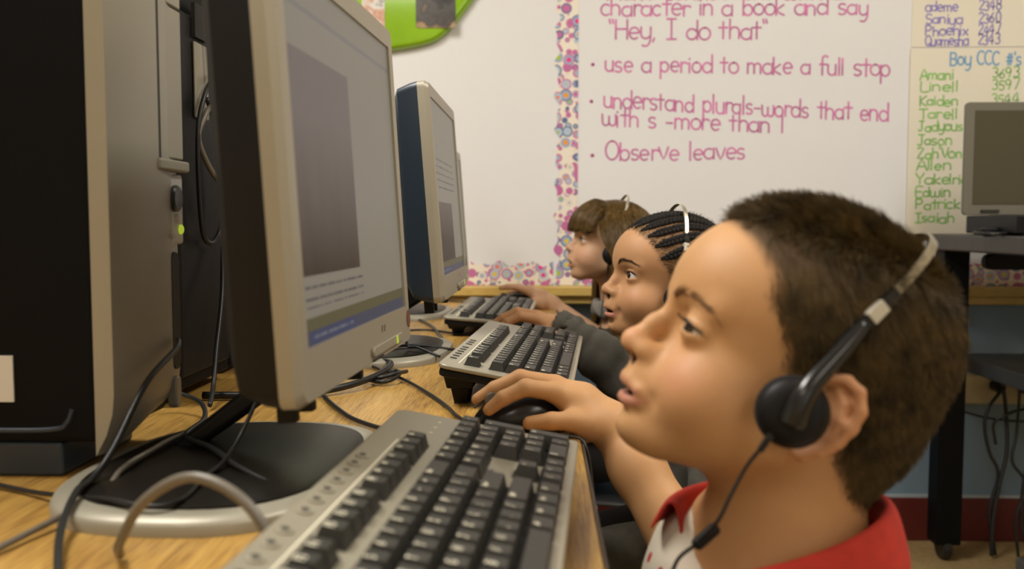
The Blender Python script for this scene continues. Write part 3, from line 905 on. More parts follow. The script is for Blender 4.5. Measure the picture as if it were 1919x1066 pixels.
def keyboard(label, loc, rz, tilt, buttons='round', foot=True):
    """local x runs along the rows, +y to the rear; origin on the desk below the centre"""
    t = thing('keyboard', label, 'keyboard', loc, (0, 0, rz), 'black and silver keyboards along the desk')
    M = Matrix.Translation((0, 0, .012)) @ Matrix.Rotation(tilt, 4, 'X') @ Matrix.Translation((0, KD / 2, 0))
    lift = M.copy()
    def build(mb, name, m, parent=t, **k):
        mb.v = [tuple(lift @ Vector(p)) for p in mb.v]
        return mb.build(name, m, parent, **k)
    # shift so that y=0 is the centre in local terms
    lift = Matrix.Translation((0, -KD / 2, .010)) @ Matrix.Rotation(tilt, 4, 'X') @ Matrix.Translation((0, KD / 2, 0))
    mb = MB(); mb.prism(rrect(KW - .004, KD - .004, .010, 4), 0, .010); build(mb, 'underside', M_BLACK, bevel=.003)
    mb = MB(); mb.prism(rrect(KW, KD, .012, 5), .0095, .0155); deck = build(mb, 'deck', M_SILVER2, bevel=.0025)
    mb = MB(); mb.prism(rrect(KW - .01, .010, .004, 4, 0, -KD / 2 + .005), .0145, .0185); build(mb, 'front_rail', M_SILVER2, deck, bevel=.0018)
    x0 = -KW / 2 + .019
    ytop = KD / 2 - .037           # F-row centre
    # dark wells under the key blocks
    def well(xa, xb, ya, yb):
        mb = MB(); mb.box((x0 + xa * KP - .0008, ytop - (yb + .5) * KP * .985, .0150), (x0 + xb * KP + .0008, ytop - (ya - .5) * KP * .985, .0158)); build(mb, 'key_well', M_DARK, deck)
    well(0, 1, 0, 0); well(2, 6, 0, 0); well(6.5, 10.5, 0, 0); well(11, 15, 0, 0); well(15.3, 18.3, 0, 0)
    well(0, 15, 1.55, 5.55); well(15.3, 18.3, 1.55, 2.55); well(16.3, 17.3, 4.55, 4.55); well(15.3, 18.3, 5.55, 5.55); well(18.6, 22.6, 1.55, 5.55)
    for lab, kx, ky, w, h in KEYS:
        o = bpy.data.objects.new('key', key_mesh(lab, w, h)); COL.objects.link(o); o.parent = t
        o.matrix_local = lift @ Matrix.Translation((x0 + kx * KP, ytop - ky * KP * .985, .0155))
    # media strip along the rear: groove line, round buttons or slits, pale icons
    ym = KD / 2 - .0105
    mb = MB(); mb.box((-KW / 2 + .02, KD / 2 - .0225, .0153), (KW / 2 - .10, KD / 2 - .0212, .0162)); build(mb, 'groove_line', M_LEGEND, deck)
    nb = 13 if buttons == 'round' else 9
    for k in range(nb):
        xx = -KW / 2 + .050 + k * (.0205 if buttons == 'round' else .019) + (0 if k < 6 else .012)
        mb = MB()
        if buttons == 'round':
            mb.lathe([(.0048, 0), (.0048, .0014), (.0032, .0020), (0, .0014)], (xx, ym, .0152), (0, 0, 1), 14)
            bo = build(mb, 'media_button', M_SILVER2, deck, smooth=True)
            mb = MB(); mb.lathe([(.0024, 0), (.0024, .0008), (0, .0008)], (xx, ym, .0166), (0, 0, 1), 10); build(mb, 'button_icon', M_DARK, deck)
        else:
            mb.prism(rrect(.0045, .0085, .0018, 3, xx, ym), .0150, .0166); build(mb, 'media_button', M_KEY, deck, bevel=.0006)
    for k in range(3):              # lock lights
        mb = MB(); mb.lathe([(.0014, 0), (.0014, .0007), (0, .0007)], (KW / 2 - .024 - k * .019, KD / 2 - .040 - 0 * k, .0152), (0, 0, 1), 10); build(mb, 'lock_light', M_LEGEND, deck)
    # print on the bare silver patch beside the arrow keys
    mb = MB()
    for k in range(3):
        lettering(mb, 'MULTIMEDIA'[:10 - 2 * k] if k == 0 else '--------', (x0 + 15.45 * KP, ytop - (3.25 + .28 * k) * KP, .0157), (1, 0, 0), (0, 1, 0), .0044, .0005, sub=1)
    build(mb, 'printed_text', M_DARK, deck)
    if foot:
        zr = .010 + math.sin(tilt) * KD
        for sx in (-1, 1):
            xx = sx * (KW / 2 - .045)
            yb = -KD / 2 + math.cos(tilt) * (KD - .025)
            zt = .010 + math.sin(tilt) * (KD - .025) + .002
            mb = MB(); mb.frustum((xx, yb), (.030, .016), (.040, .022), 0.0015, zt * .55); mb.frustum((xx, yb), (.048, .030), (.060, .036), zt * .55, zt)
            mb.build('folding_foot', M_BLACK, t, bevel=.0015)
            mb = MB(); mb.box((xx - .014, yb - .008, 0), (xx + .014, yb + .008, .002)); mb.build('rubber_pad', M_RUBBER, t)
            mb = MB(); mb.box((xx - .012, -KD / 2 + .008, 0), (xx + .012, -KD / 2 + .018, .012)); mb.build('rubber_pad', M_RUBBER, t)
    return t


R90 = PI / 2
keyboard('black and silver keyboard closest in front, under the near monitor', (-0.064, 0.545, DESK_Z), R90 - math.radians(4), math.radians(10.0))
keyboard('black and silver keyboard before the blue black monitor, beyond the hand on the mouse', (-0.027, 1.268, DESK_Z), R90 - math.radians(4), math.radians(10.0), 'slit')
keyboard('black and silver keyboard farthest along the desk, lying nearly flat', (-0.095, 1.93, DESK_Z), R90 - math.radians(2), math.radians(5.0), 'slit')


# ------------------------------------------------------------------ mice
def mouse(label, loc, rz, m_top):
    """local -x is the front (buttons), origin on the desk"""
    t = thing('computer_mouse', label, 'mouse', loc, (0, 0, rz), 'black computer mice')
    mb = MB(); V = []; nu, nv = 30, 12
    def P(u, v):
        a = 2 * PI * u / nu; r = math.sin(PI / 2 * v / nv) if v < nv else 1.0
        x = -.052 * math.cos(a) * r; y = .030 * math.sin(a) * r * (1 - .16 * math.cos(a) * .5)
        q = min(1, r)
        hgt = .037 * math.sqrt(max(0, 1 - q ** 2.6)) * (1 + .10 * (x / .052)) * (1 - .22 * max(0, -x / .052))
        return (x, y, .003 + hgt)
    V.append(P(0, 0))
    for v in range(1, nv + 1):
        for u in range(nu):
            V.append(P(u, v))
    base = len(V)
    for u in range(nu):
        p = P(u, nv); V.append((p[0] * .96, p[1] * .96, 0.0006))
    F = [(0, 1 + (u + 1) % nu, 1 + u) for u in range(nu)]
    for v in range(nv):
        F += [(1 + v * nu + u, 1 + v * nu + (u + 1) % nu, 1 + (v + 1) * nu + (u + 1) % nu, 1 + (v + 1) * nu + u) for u in range(nu)]
    F = [tuple(reversed(f)) for f in F]
    F.append(tuple(base + u for u in range(nu - 1, -1, -1)))
    mb.add(V, F).build('body', m_top, t, smooth=True, sharp=50)
    MB().tube([(-.050, -.0003, .021), (-.036, 0, .0315), (-.018, 0, .0378)], .0008, 6).build('button_seam', M_DARK, t, smooth=True)
    MB().lathe([(.0075, -.0035), (.009, -.002), (.009, .002), (.0075, .0035)], (-.030, 0, .0295), (0, 1, 0), 18).build('scroll_wheel', M_GREYCABLE, t, smooth=True)
    MB().tube([(-.050, 0, .007), (-.062, 0, .006)], .0026, 8).build('cord_sleeve', M_RUBBER, t, smooth=True)
    return t


M_MOUSE = mat('glossy_black_mouse', (.012, .011, .010), .22)
mouse('glossy black computer mouse under the hand of the boy with red collar', (-0.018, 0.945, DESK_Z), math.radians(8), M_MOUSE)
mouse('black computer mouse under the hand in the grey sleeve', (-0.035, 1.645, DESK_Z), math.radians(2), M_MOUSE)
mouse('black computer mouse under the hand of the brown haired girl', (-0.060, 2.295, DESK_Z), math.radians(0), M_MOUSE)

# ------------------------------------------------------------------ cables on the desk
CG = 'cables on the desk'
cable('cable', [(-.262, .56, .6835), (-.250, .535, .700), (-.228, .52, .730), (-.196, .51, .747), (-.162, .50, .735), (-.138, .49, .700), (-.130, .46, .684), (-.13, .40, .6835)], .0032, M_GREYCABLE, 'grey brown cable arching up in front of the silver tower foot', group=CG)
cable('cable', [(-.43, 1.00, .72), (-.40, 1.00, .705), (-.36, .965, .700), (-.325, .88, .701), (-.312, .80, .703), (-.275, .76, .702), (-.241, .715, .700), (-.205, .685, .694), (-.171, .655, .688), (-.150, .63, .686)], .0026, M_RUBBER, 'black cable crossing the closest monitor foot towards the keyboard', group=CG)
cable('cable', [(-.336, .848, .781), (-.328, .82, .776), (-.327, .755, .757), (-.330, .700, .716), (-.333, .672, .7005), (-.330, .640, .6985), (-.31, .58, .690), (-.27, .50, .683)], .0027, M_RUBBER, 'black cable plugged into the silver tower front', group=CG)
cable('cable', [(-.31, .845, .700), (-.322, .80, .701), (-.325, .745, .700), (-.324, .70, .6995), (-.325, .66, .690), (-.345, .56, .6835), (-.36, .45, .683)], .0024, M_GREYCABLE, 'grey cable beside the silver tower foot', group=CG)
cable('cable', [(-.225, .775, .765), (-.237, .765, .742), (-.246, .745, .715), (-.250, .715, .7015), (-.252, .68, .699), (-.25, .63, .697), (-.268, .615, .697), (-.300, .63, .697), (-.345, .66, .690), (-.39, .69, .684), (-.45, .72, .684)], .0019, M_RUBBER, 'thin black cable dropping from the closest monitor onto its foot', group=CG)
cable('cable', [(-.265, 1.11, .684), (-.245, 1.06, .684), (-.222, 1.01, .684), (-.20, .968, .684), (-.175, .935, .684), (-.150, .910, .684), (-.115, .88, .684)], .0026, M_RUBBER, 'black keyboard cable lying on the wood beside the closest monitor foot', group=CG)
cable('cable', [(-.30, 1.38, .684), (-.246, 1.33, .684), (-.210, 1.26, .684), (-.174, 1.20, .684), (-.130, 1.10, .684), (-.104, 1.03, .684), (-.090, .98, .685), (-.079, .950, .686)], .0021, M_RUBBER, 'black mouse cable running across the wood to the closest mouse', group=CG)
cable('cable', [(-.40, 1.08, .686), (-.32, 1.085, .686), (-.262, 1.11, .687), (-.225, 1.16, .690), (-.208, 1.24, .692), (-.216, 1.32, .690), (-.25, 1.36, .686)], .0045, M_RUBBER, 'thick black cable curving behind the closest monitor', group=CG)
cable('cable', [(-.23, 1.20, .686), (-.200, 1.18, .686), (-.186, 1.21, .690), (-.196, 1.245, .690), (-.222, 1.225, .686), (-.21, 1.19, .689), (-.19, 1.20, .693), (-.18, 1.24, .69)], .0028, M_RUBBER, 'small coiled black cable beside the second monitor foot', group=CG)
cable('cable', [(-.26, 1.98, .684), (-.2175, 1.85, .684), (-.185, 1.70, .684), (-.150, 1.53, .684), (-.12, 1.47, .684)], .0026, M_RUBBER, 'black cable running behind the second monitor to its keyboard', group=CG)
cable('cable', [(-.30, 1.30, .6985), (-.25, 1.40, .6995), (-.19, 1.44, .699), (-.135, 1.455, .690), (-.095, 1.44, .686)], .0022, M_RUBBER, 'black cable across the second monitor foot', group=CG)
cable('cable', [(-.205, 1.42, .765), (-.207, 1.415, .735), (-.203, 1.41, .703), (-.185, 1.40, .701), (-.15, 1.38, .690)], .0022, M_RUBBER, 'black cable hanging down from the second monitor', group=CG)
cable('cable', [(-.29, 1.75, .684), (-.22, 1.78, .684), (-.15, 1.72, .684), (-.11, 1.73, .684)], .0022, M_RUBBER, 'black cable lying straight across the wood before the farthest keyboard', group=CG)
cable('cable', [(-.26, 2.46, .684), (-.20, 2.42, .684), (-.15, 2.36, .684), (-.118, 2.30, .684)], .0022, M_RUBBER, 'black mouse cable beside the back wall rail', group=CG)
# loops hanging on the dark tower
cable('cable', [(-.400, 1.12, 1.16), (-.396, 1.13, 1.05), (-.398, 1.105, 1.02), (-.402, 1.09, .99), (-.396, 1.11, .955), (-.388, 1.14, .93), (-.39, 1.16, .90)], .0034, M_GREYCABLE, 'grey looped cable hanging on the dark tower', group=CG)
cable('cable', [(-.402, 1.15, 1.07), (-.400, 1.11, 1.045), (-.402, 1.09, 1.00), (-.402, 1.088, .93), (-.402, 1.10, .875), (-.402, 1.135, .868), (-.400, 1.16, .90), (-.400, 1.15, 1.0), (-.402, 1.12, 1.04)], .0030, M_RUBBER, 'black coil of cable hanging on the dark tower', group=CG)
cable('cable', [(-.40, 1.16, .86), (-.392, 1.13, .80), (-.386, 1.09, .74), (-.38, 1.06, .70), (-.37, 1.02, .686)], .0028, M_RUBBER, 'black cable trailing down the dark tower onto the desk', group=CG)
cable('cable', [(.018, .900, .6835), (.031, .890, .6835), (.041, .880, .682), (.0465, .872, .668), (.0500, .860, .640), (.053, .83, .600), (.052, .78, .585), (.05, .70, .60)], .0016, M_RUBBER, 'thin black cord draped over the desk edge beside the closest keyboard', group=CG)

# ------------------------------------------------------------------ cart with laptop
ct = thing('cart', 'brown black rolling cart with two shelves beside the back wall', 'cart', (1.04, 1.62, 0))
for x_, y_2 in ((0, .80), (0, 0), (.78, .80), (.78, 0)):
    MB().box((x_, y_2, .045), (x_ + .066, y_2 + .06, .822)).build('leg', M_SATIN, ct, bevel=.003)
    MB().lathe([(.030, -.012), (.034, -.008), (.034, .008), (.030, .012)], (x_ + .033, y_2 + .03, .034), (1, 0, 0), 20).build('caster', M_RUBBER, ct, smooth=True)
MB().box((-.012, -.02, .820), (.87, .89, .862)).build('top_shelf', M_CARTTOP, ct, bevel=.006)
MB().box((.058, .0, .508), (.79, .86, .546)).build('lower_shelf', M_CARTTOP, ct, bevel=.004)
MB().prism([(p[1], p[0]) for p in rrect(.30, .042, .02, 6, .262, .790)][::-1], .815, .845, axis=1).build('handle', M_BLACK, ct, bevel=.004)
lt = thing('laptop', 'open grey laptop with dark screen on the cart top', 'laptop', (1.05, 2.32, .862))
MB().box((.0, -.24, .004), (.36, .01, .046)).build('base', M_BLACK, lt, bevel=.004)
for k in range(3):
    MB().box((.02 + .13 * k, -.22, 0), (.05 + .13 * k, -.02, .004)).build('foot', M_RUBBER, lt)
mb = MB(); mb.prism([(p[1], p[0]) for p in rrect(.36, .275, .010, 4, .168, .185)][::-1], .0, .012, axis=1); lid = mb.build('lid', mat('grey_lid', (.16, .145, .11), .5), lt, bevel=.002)
MB().box((.010, -.0012, .074), (.326, .0003, .302)).build('display', mat('olive_dark_display', (.075, .066, .036), .35), lid)
MB().box((.030, -.003, .054), (.075, .001, .061)).build('latch', M_DARK, lid)
for xx, mm in ((.027, M_BLUELED), (.040, M_GREENLED)):
    MB().lathe([(.0034, 0), (.0034, .002), (0, .002)], (xx, -.24, .036), (0, -1, 0), 12).build('status_light', mm, lt)
ad = thing('power_adapter', 'small black power adapter with white plug on the cart top', 'adapter', (1.05, 2.06, .862))
MB().box((-.03, .1, 0), (.05, .14, .018)).build('body', M_BLACK, ad, bevel=.005)
MB().box((.045, .09, .006), (.085, .115, .020)).build('plug', M_WHITE, ad, bevel=.004)
MB().tube(catmull([(-.03, .12, .010), (-.055, .10, .006), (-.035, .05, .004), (.0, .06, .006), (.03, .08, .010), (.05, .10, .013)], 8), .004, 8).build('cord', M_RUBBER, ad, smooth=True)
oc = thing('outlet_box', 'beige outlet box on the blue wall behind the cart', 'outlet', (1.16, WALL_Y, .395))
MB().box((0, -.045, 0), (.22, 0, .082)).build('box', mat('beige_outlet', (.50, .44, .28), .5), oc, bevel=.006)
MB().lathe([(.016, 0), (.016, .03), (.010, .036), (0, .036)], (.085, -.045, .052), (0, -1, 0), 16).build('plug', M_RUBBER, oc, smooth=True)
MB().lathe([(.016, 0), (.016, .03), (.010, .036), (0, .036)], (.165, -.045, .045), (0, -1, 0), 16).build('plug', M_RUBBER, oc, smooth=True)
HG = 'black cables hanging behind the cart'
for i, (pts, r) in enumerate((
        ([(1.245, 2.51, .45), (1.25, 2.50, .38), (1.245, 2.48, .28), (1.225, 2.47, .2), (1.205, 2.46, .1), (1.20, 2.45, .008)], .0055),
        ([(1.245, 2.51, .447), (1.20, 2.49, .40), (1.185, 2.48, .35), (1.20, 2.48, .28), (1.225, 2.48, .22), (1.20, 2.47, .12), (1.215, 2.46, .008)], .0045),
        ([(1.325, 2.51, .44), (1.30, 2.49, .40), (1.25, 2.47, .39), (1.21, 2.48, .36), (1.22, 2.49, .30)], .004),
        ([(1.325, 2.51, .44), (1.345, 2.49, .34), (1.32, 2.48, .28), (1.29, 2.47, .22), (1.28, 2.46, .10), (1.30, 2.45, .008)], .005),
        ([(1.26, 2.50, .53), (1.30, 2.49, .46), (1.33, 2.48, .38), (1.30, 2.47, .30), (1.34, 2.46, .20), (1.31, 2.46, .008)], .0045),
        ([(1.12, 2.49, .39), (1.20, 2.49, .37), (1.29, 2.49, .362), (1.40, 2.49, .37)], .003),
        ([(1.285, 2.50, .50), (1.27, 2.48, .34), (1.255, 2.47, .26), (1.29, 2.47, .20), (1.265, 2.46, .1), (1.27, 2.45, .008)], .004),
        ([(1.10, 2.56, .668), (1.12, 2.55, .62), (1.135, 2.55, .56), (1.14, 2.55, .50)], .003),
        ([(1.40, 2.55, .70), (1.35, 2.54, .63), (1.32, 2.53, .57), (1.30, 2.53, .50)], .0035))):
    cable('cable', pts, r, M_RUBBER, ['straight black cable dropping from the wall outlet', 'black cable with a wide bow below the wall outlet', 'black cable looped in front of the wall outlet',
          'black cable from the right outlet plug to the floor', 'black cable winding down behind the lower cart shelf', 'thin black cable strung level across the blue wall', 'black cable kinked beside the cart leg',
          'short black cable under the wooden rail beside the boy', 'short black cable slanting from the rail to the lower shelf'][i], group=HG)
pb = thing('power_strip', 'grey power strip on the floor under the cart', 'power strip', (1.22, 2.30, 0))
MB().box((0, 0, 0), (.30, .07, .035)).build('body', mat('grey_strip', (.12, .12, .12), .5), pb, bevel=.006)
for k in range(4):
    MB().box((.03 + .06 * k, .02, .035), (.06 + .06 * k, .05, .038)).build('socket', M_DARK, pb)

# ------------------------------------------------------------------ implicit surfaces
def smin(a, b, k):
    h = np.clip(0.5 + 0.5 * (b - a) / k, 0, 1)
    return b + (a - b) * h - k * h * (1 - h)


def smax(a, b, k):
    return -smin(-a, -b, k)


def ell(P, c, r, R=None):
    Q = P - np.array(c)
    if R is not None:
        Q = Q @ R
    r = np.array(r, float)
    k0 = np.linalg.norm(Q / r, axis=1); k1 = np.linalg.norm(Q / (r * r), axis=1) + 1e-9
    return k0 * (k0 - 1.0) / k1


def rc(P, a, b, ra, rb):
    a, b = np.array(a, float), np.array(b, float)
    ab = b - a
    t = np.clip(((P - a) @ ab) / (ab @ ab + 1e-12), 0, 1)
    return np.linalg.norm(P - a - t[:, None] * ab, axis=1) - (ra + (rb - ra) * t)


def chain(P, pts, rad, k=0.004):
    d = None
    for i in range(len(pts) - 1):
        e = rc(P, pts[i], pts[i + 1], rad[i], rad[i + 1])
        d = e if d is None else smin(d, e, k)
    return d


def gated(P, c, r, fn, margin=0.05):
    """evaluate fn only near the ball (c, r)"""
    out = np.linalg.norm(P - np.array(c), axis=1) - r
    out = np.maximum(out, margin * 0.5)
    idx = np.linalg.norm(P - np.array(c), axis=1) < r + margin
    if idx.any():
        out[idx] = fn(P[idx])
    return out


def surf(fn, lo, hi, res, B=8, lip=1.5):
    """sparse surface nets -> verts, quads"""
    lo, hi = np.array(lo, float), np.array(hi, float)
    nb = np.ceil((hi - lo) / (B * res)).astype(int)
    ii = np.indices(nb).reshape(3, -1).T
    v = fn(lo + (ii + .5) * B * res)
    act = ii[np.abs(v) < lip * B * res * .87 + res]
    off = np.indices((B + 1,) * 3).reshape(3, -1).T
    n = len(act)
    val = np.empty((n, (B + 1) ** 3), np.float32)
    CH = 600
    for s in range(0, n, CH):
        gp = act[s:s + CH, None, :] * B + off[None]
        val[s:s + CH] = fn((lo + gp * res).reshape(-1, 3)).reshape(-1, (B + 1) ** 3)
    val = val.reshape(n, B + 1, B + 1, B + 1)
    sgn = val < 0
    corners = [(i, j, k) for i in (0, 1) for j in (0, 1) for k in (0, 1)]
    def cv(a, c): return a[:, c[0]:B + c[0], c[1]:B + c[1], c[2]:B + c[2]]
    cnt = sum(cv(sgn, c).astype(np.int8) for c in corners)
    cells = np.argwhere((cnt > 0) & (cnt < 8))
    b, i, j, k = cells.T
    acc = np.zeros((len(cells), 3)); num = np.zeros(len(cells))
    for c in corners:
        for ax in range(3):
            if c[ax]: continue
            d = list(c); d[ax] = 1
            va = val[b, i + c[0], j + c[1], k + c[2]]; vb = val[b, i + d[0], j + d[1], k + d[2]]
            m = (va < 0) != (vb < 0)
            t = np.where(m, va / np.where(m, va - vb, 1), 0)
            p = np.tile(np.array(c, float), (len(cells), 1)); p[:, ax] = t
            acc[m] += p[m]; num[m] += 1
    G = act[b] * B + np.stack((i, j, k), 1)
    verts = lo + (G + acc / num[:, None]) * res
    dim = nb * B + 2
    key = G[:, 0] + dim[0] * (G[:, 1] + dim[1] * G[:, 2])
    order = np.argsort(key); ks = key[order]
    def look(g_):
        q = g_[:, 0] + dim[0] * (g_[:, 1] + dim[1] * g_[:, 2])
        p = np.searchsorted(ks, q); p = np.clip(p, 0, len(ks) - 1)
        return np.where(ks[p] == q, order[p], -1)
    quads = []
    for ax in range(3):
        u, w = (ax + 1) % 3, (ax + 2) % 3
        a = sgn[:, :B, :B, :B]
        sl = [slice(0, B)] * 3; sl[ax] = slice(1, B + 1)
        bb = sgn[:, sl[0], sl[1], sl[2]]
        e = np.argwhere(a != bb)
        if not len(e): continue
        g0 = act[e[:, 0]] * B + e[:, 1:]
        ids = []
        for du, dw in ((-1, -1), (0, -1), (0, 0), (-1, 0)):
            q = g0.copy(); q[:, u] += du; q[:, w] += dw
            ids.append(look(q))
        Q = np.stack(ids, 1)
        ok = (Q >= 0).all(1)
        inside = a[e[:, 0], e[:, 1], e[:, 2], e[:, 3]]
        Q[~inside] = Q[~inside][:, ::-1]
        quads.append(Q[ok])
    return verts, np.concatenate(quads)


def np_mesh(name, V, Q, mats):
    me = bpy.data.meshes.new(name)
    me.vertices.add(len(V)); me.vertices.foreach_set('co', np.asarray(V, np.float32).ravel())
    n = len(Q); k = Q.shape[1]
    me.loops.add(n * k); me.loops.foreach_set('vertex_index', np.asarray(Q, np.int32).ravel())
    me.polygons.add(n); me.polygons.foreach_set('loop_start', np.arange(0, n * k, k, dtype=np.int32))
    try: me.polygons.foreach_set('loop_total', np.full(n, k, np.int32))
    except Exception: pass
    me.update(calc_edges=True); me.validate()
    me.polygons.foreach_set('use_smooth', np.ones(len(me.polygons), bool))
    for m in (mats if isinstance(mats, (list, tuple)) else [mats]):
        me.materials.append(m)
    return me


def np_obj(name, V, Q, mats, parent=None):
    o = bpy.data.objects.new(name, np_mesh(name, V, Q, mats)); COL.objects.link(o)
    if parent is not None: o.parent = parent
    return o


def set_col(o, C, name='tint'):
    a = o.data.color_attributes.new(name, 'FLOAT_COLOR', 'POINT')
    a.data.foreach_set('color', np.concatenate((C, np.ones((len(C), 1))), 1).astype(np.float32).ravel())


def sdf_normal(fn, P, e=0.0008):
    g_ = np.stack([fn(P + np.eye(3)[i] * e) - fn(P - np.eye(3)[i] * e) for i in range(3)], 1)
    return g_ / (np.linalg.norm(g_, axis=1)[:, None] + 1e-12)


def strands(name, P, radius, m, parent):
    """P: (N, K, 3) hair points"""
    N_, K, _ = P.shape
    hc = bpy.data.hair_curves.new(name)
    hc.add_curves([K] * N_)
    hc.points.foreach_set('position', P.astype(np.float32).ravel())
    ra = hc.attributes.get('radius') or hc.attributes.new('radius', 'FLOAT', 'POINT')
    r = np.tile(np.linspace(1, .35, K) ** .7 * radius, N_)
    ra.data.foreach_set('value', r.astype(np.float32))
    hc.materials.append(m)
    o = bpy.data.objects.new(name, hc); COL.objects.link(o)
    if parent is not None: o.parent = parent
    o['kind'] = 'stuff'
    return o


def hair_mat(name, c0, c1, rough=0.45, clump=120):
    m = bpy.data.materials.new(name)
    nt, N, L, b = nodes_of(m)
    hi = N.new('ShaderNodeHairInfo')
    ge = N.new('ShaderNodeNewGeometry'); ns = N.new('ShaderNodeTexNoise'); ns.inputs['Scale'].default_value = clump; ns.inputs['Detail'].default_value = 2
    L.new(ge.outputs['Position'], ns.inputs['Vector'])
    ad = N.new('ShaderNodeMath'); ad.operation = 'MULTIPLY_ADD'; ad.inputs[1].default_value = .30; L.new(hi.outputs['Random'], ad.inputs[0])
    s2 = N.new('ShaderNodeMath'); s2.operation = 'MULTIPLY_ADD'; s2.inputs[1].default_value = 1.5; s2.inputs[2].default_value = -.45; s2.use_clamp = True
    L.new(ns.outputs[0], s2.inputs[0]); L.new(s2.outputs[0], ad.inputs[2])
    r = N.new('ShaderNodeValToRGB'); r.color_ramp.elements[0].color = (*c0, 1); r.color_ramp.elements[1].color = (*c1, 1)
    L.new(ad.outputs[0], r.inputs[0]); L.new(r.outputs[0], b.inputs['Base Color'])
    b.inputs['Roughness'].default_value = rough
    b.inputs['Specular IOR Level'].default_value = 0.3
    return m


def skin_mat(name, sss=0.10, rough=0.54, scale=900):
    m = bpy.data.materials.new(name)
    nt, N, L, b = nodes_of(m)
    a = N.new('ShaderNodeVertexColor'); a.layer_name = 'tint'
    n = N.new('ShaderNodeTexNoise'); n.inputs['Scale'].default_value = 60; n.inputs['Detail'].default_value = 4
    tc = N.new('ShaderNodeTexCoord'); L.new(tc.outputs['Object'], n.inputs['Vector'])
    mr = N.new('ShaderNodeMapRange'); mr.inputs[3].default_value = .93; mr.inputs[4].default_value = 1.07; L.new(n.outputs[0], mr.inputs[0])
    mx = N.new('ShaderNodeVectorMath'); mx.operation = 'SCALE'; L.new(a.outputs[0], mx.inputs[0]); L.new(mr.outputs[0], mx.inputs['Scale'])
    L.new(mx.outputs[0], b.inputs['Base Color'])
    b.inputs['Subsurface Weight'].default_value = sss
    b.inputs['Subsurface Radius'].default_value = (1.0, .35, .15)
    b.inputs['Subsurface Scale'].default_value = .012
    b.inputs['Roughness'].default_value = rough
    b.inputs['Specular IOR Level'].default_value = .38
    n2 = N.new('ShaderNodeTexVoronoi'); n2.inputs['Scale'].default_value = scale; L.new(tc.outputs['Object'], n2.inputs['Vector'])
    bp = N.new('ShaderNodeBump'); bp.inputs['Strength'].default_value = .10; bp.inputs['Distance'].default_value = .0006
    L.new(n2.outputs['Distance'], bp.inputs['Height']); L.new(bp.outputs[0], b.inputs['Normal'])
    return m


M_SKIN = skin_mat('skin')


# ------------------------------------------------------------------ heads
# head frame: f forward, l to the person's left, u up; origin midway between the ear canals
BASE = dict(scale=1.0, eye_l=.0300, eye_u=.0215, eye_f=.0628, eye_w=.0128, eye_hi=.0042, eye_lo=.0026, gaze=(0.0, 0.0),
            nose_w=1.0, nose_up=0.0, nose_f=0.0, lip=1.0, mouth_open=.0016, jaw=1.0, cheek=1.0, chin_f=0.0, lips_f=0.0, brow=1.0, tilt=.04, bridge=0.0, mouth_w=1.0)


def head_frame(C, yaw_, pitch_, roll_=0.0):
    """columns f, l, u in world axes; yaw_ = 0 faces -x, positive turns towards the camera (-y)"""
    F = np.array((-math.cos(yaw_) * math.cos(pitch_), -math.sin(yaw_) * math.cos(pitch_), math.sin(pitch_)))
    Lh = np.array((math.sin(yaw_), -math.cos(yaw_), 0.0))
    U = np.cross(F, Lh)
    if roll_:
        L2 = Lh * math.cos(roll_) + U * math.sin(roll_); U = np.cross(F, L2); Lh = L2
    return np.stack((F, Lh, U), 1)


def eye_axes(p):
    a = math.radians(9)          # eyes splay outwards a little
    return np.array((math.cos(a), math.sin(a), 0)), np.array((-math.sin(a), math.cos(a), 0))


def lips_sdf(Q, p):
    L = p['lip']; mo = p['mouth_open']; cf = p['lips_f']; mw = p['mouth_w']
    up = chain(Q, [(.0900 + cf, 0, -.0292), (.0890 + cf, .0070, -.0288), (.0825 + cf, .0155 * mw, -.0322), (.0765 - .006 * (mw - 1), .0205 * mw, -.0345)], [.0054 * L, .0052 * L, .0040 * L, .0018], .003)
    lo = chain(Q, [(.0868 + cf, 0, -.0410 - mo), (.0848 + cf, .0085, -.0403 - mo), (.0800 + cf, .0150 * mw, -.0375 - mo * .6), (.0762 - .006 * (mw - 1), .0202 * mw, -.0350)], [.0060 * L, .0056 * L, .0040 * L, .0016], .003)
    return up, lo


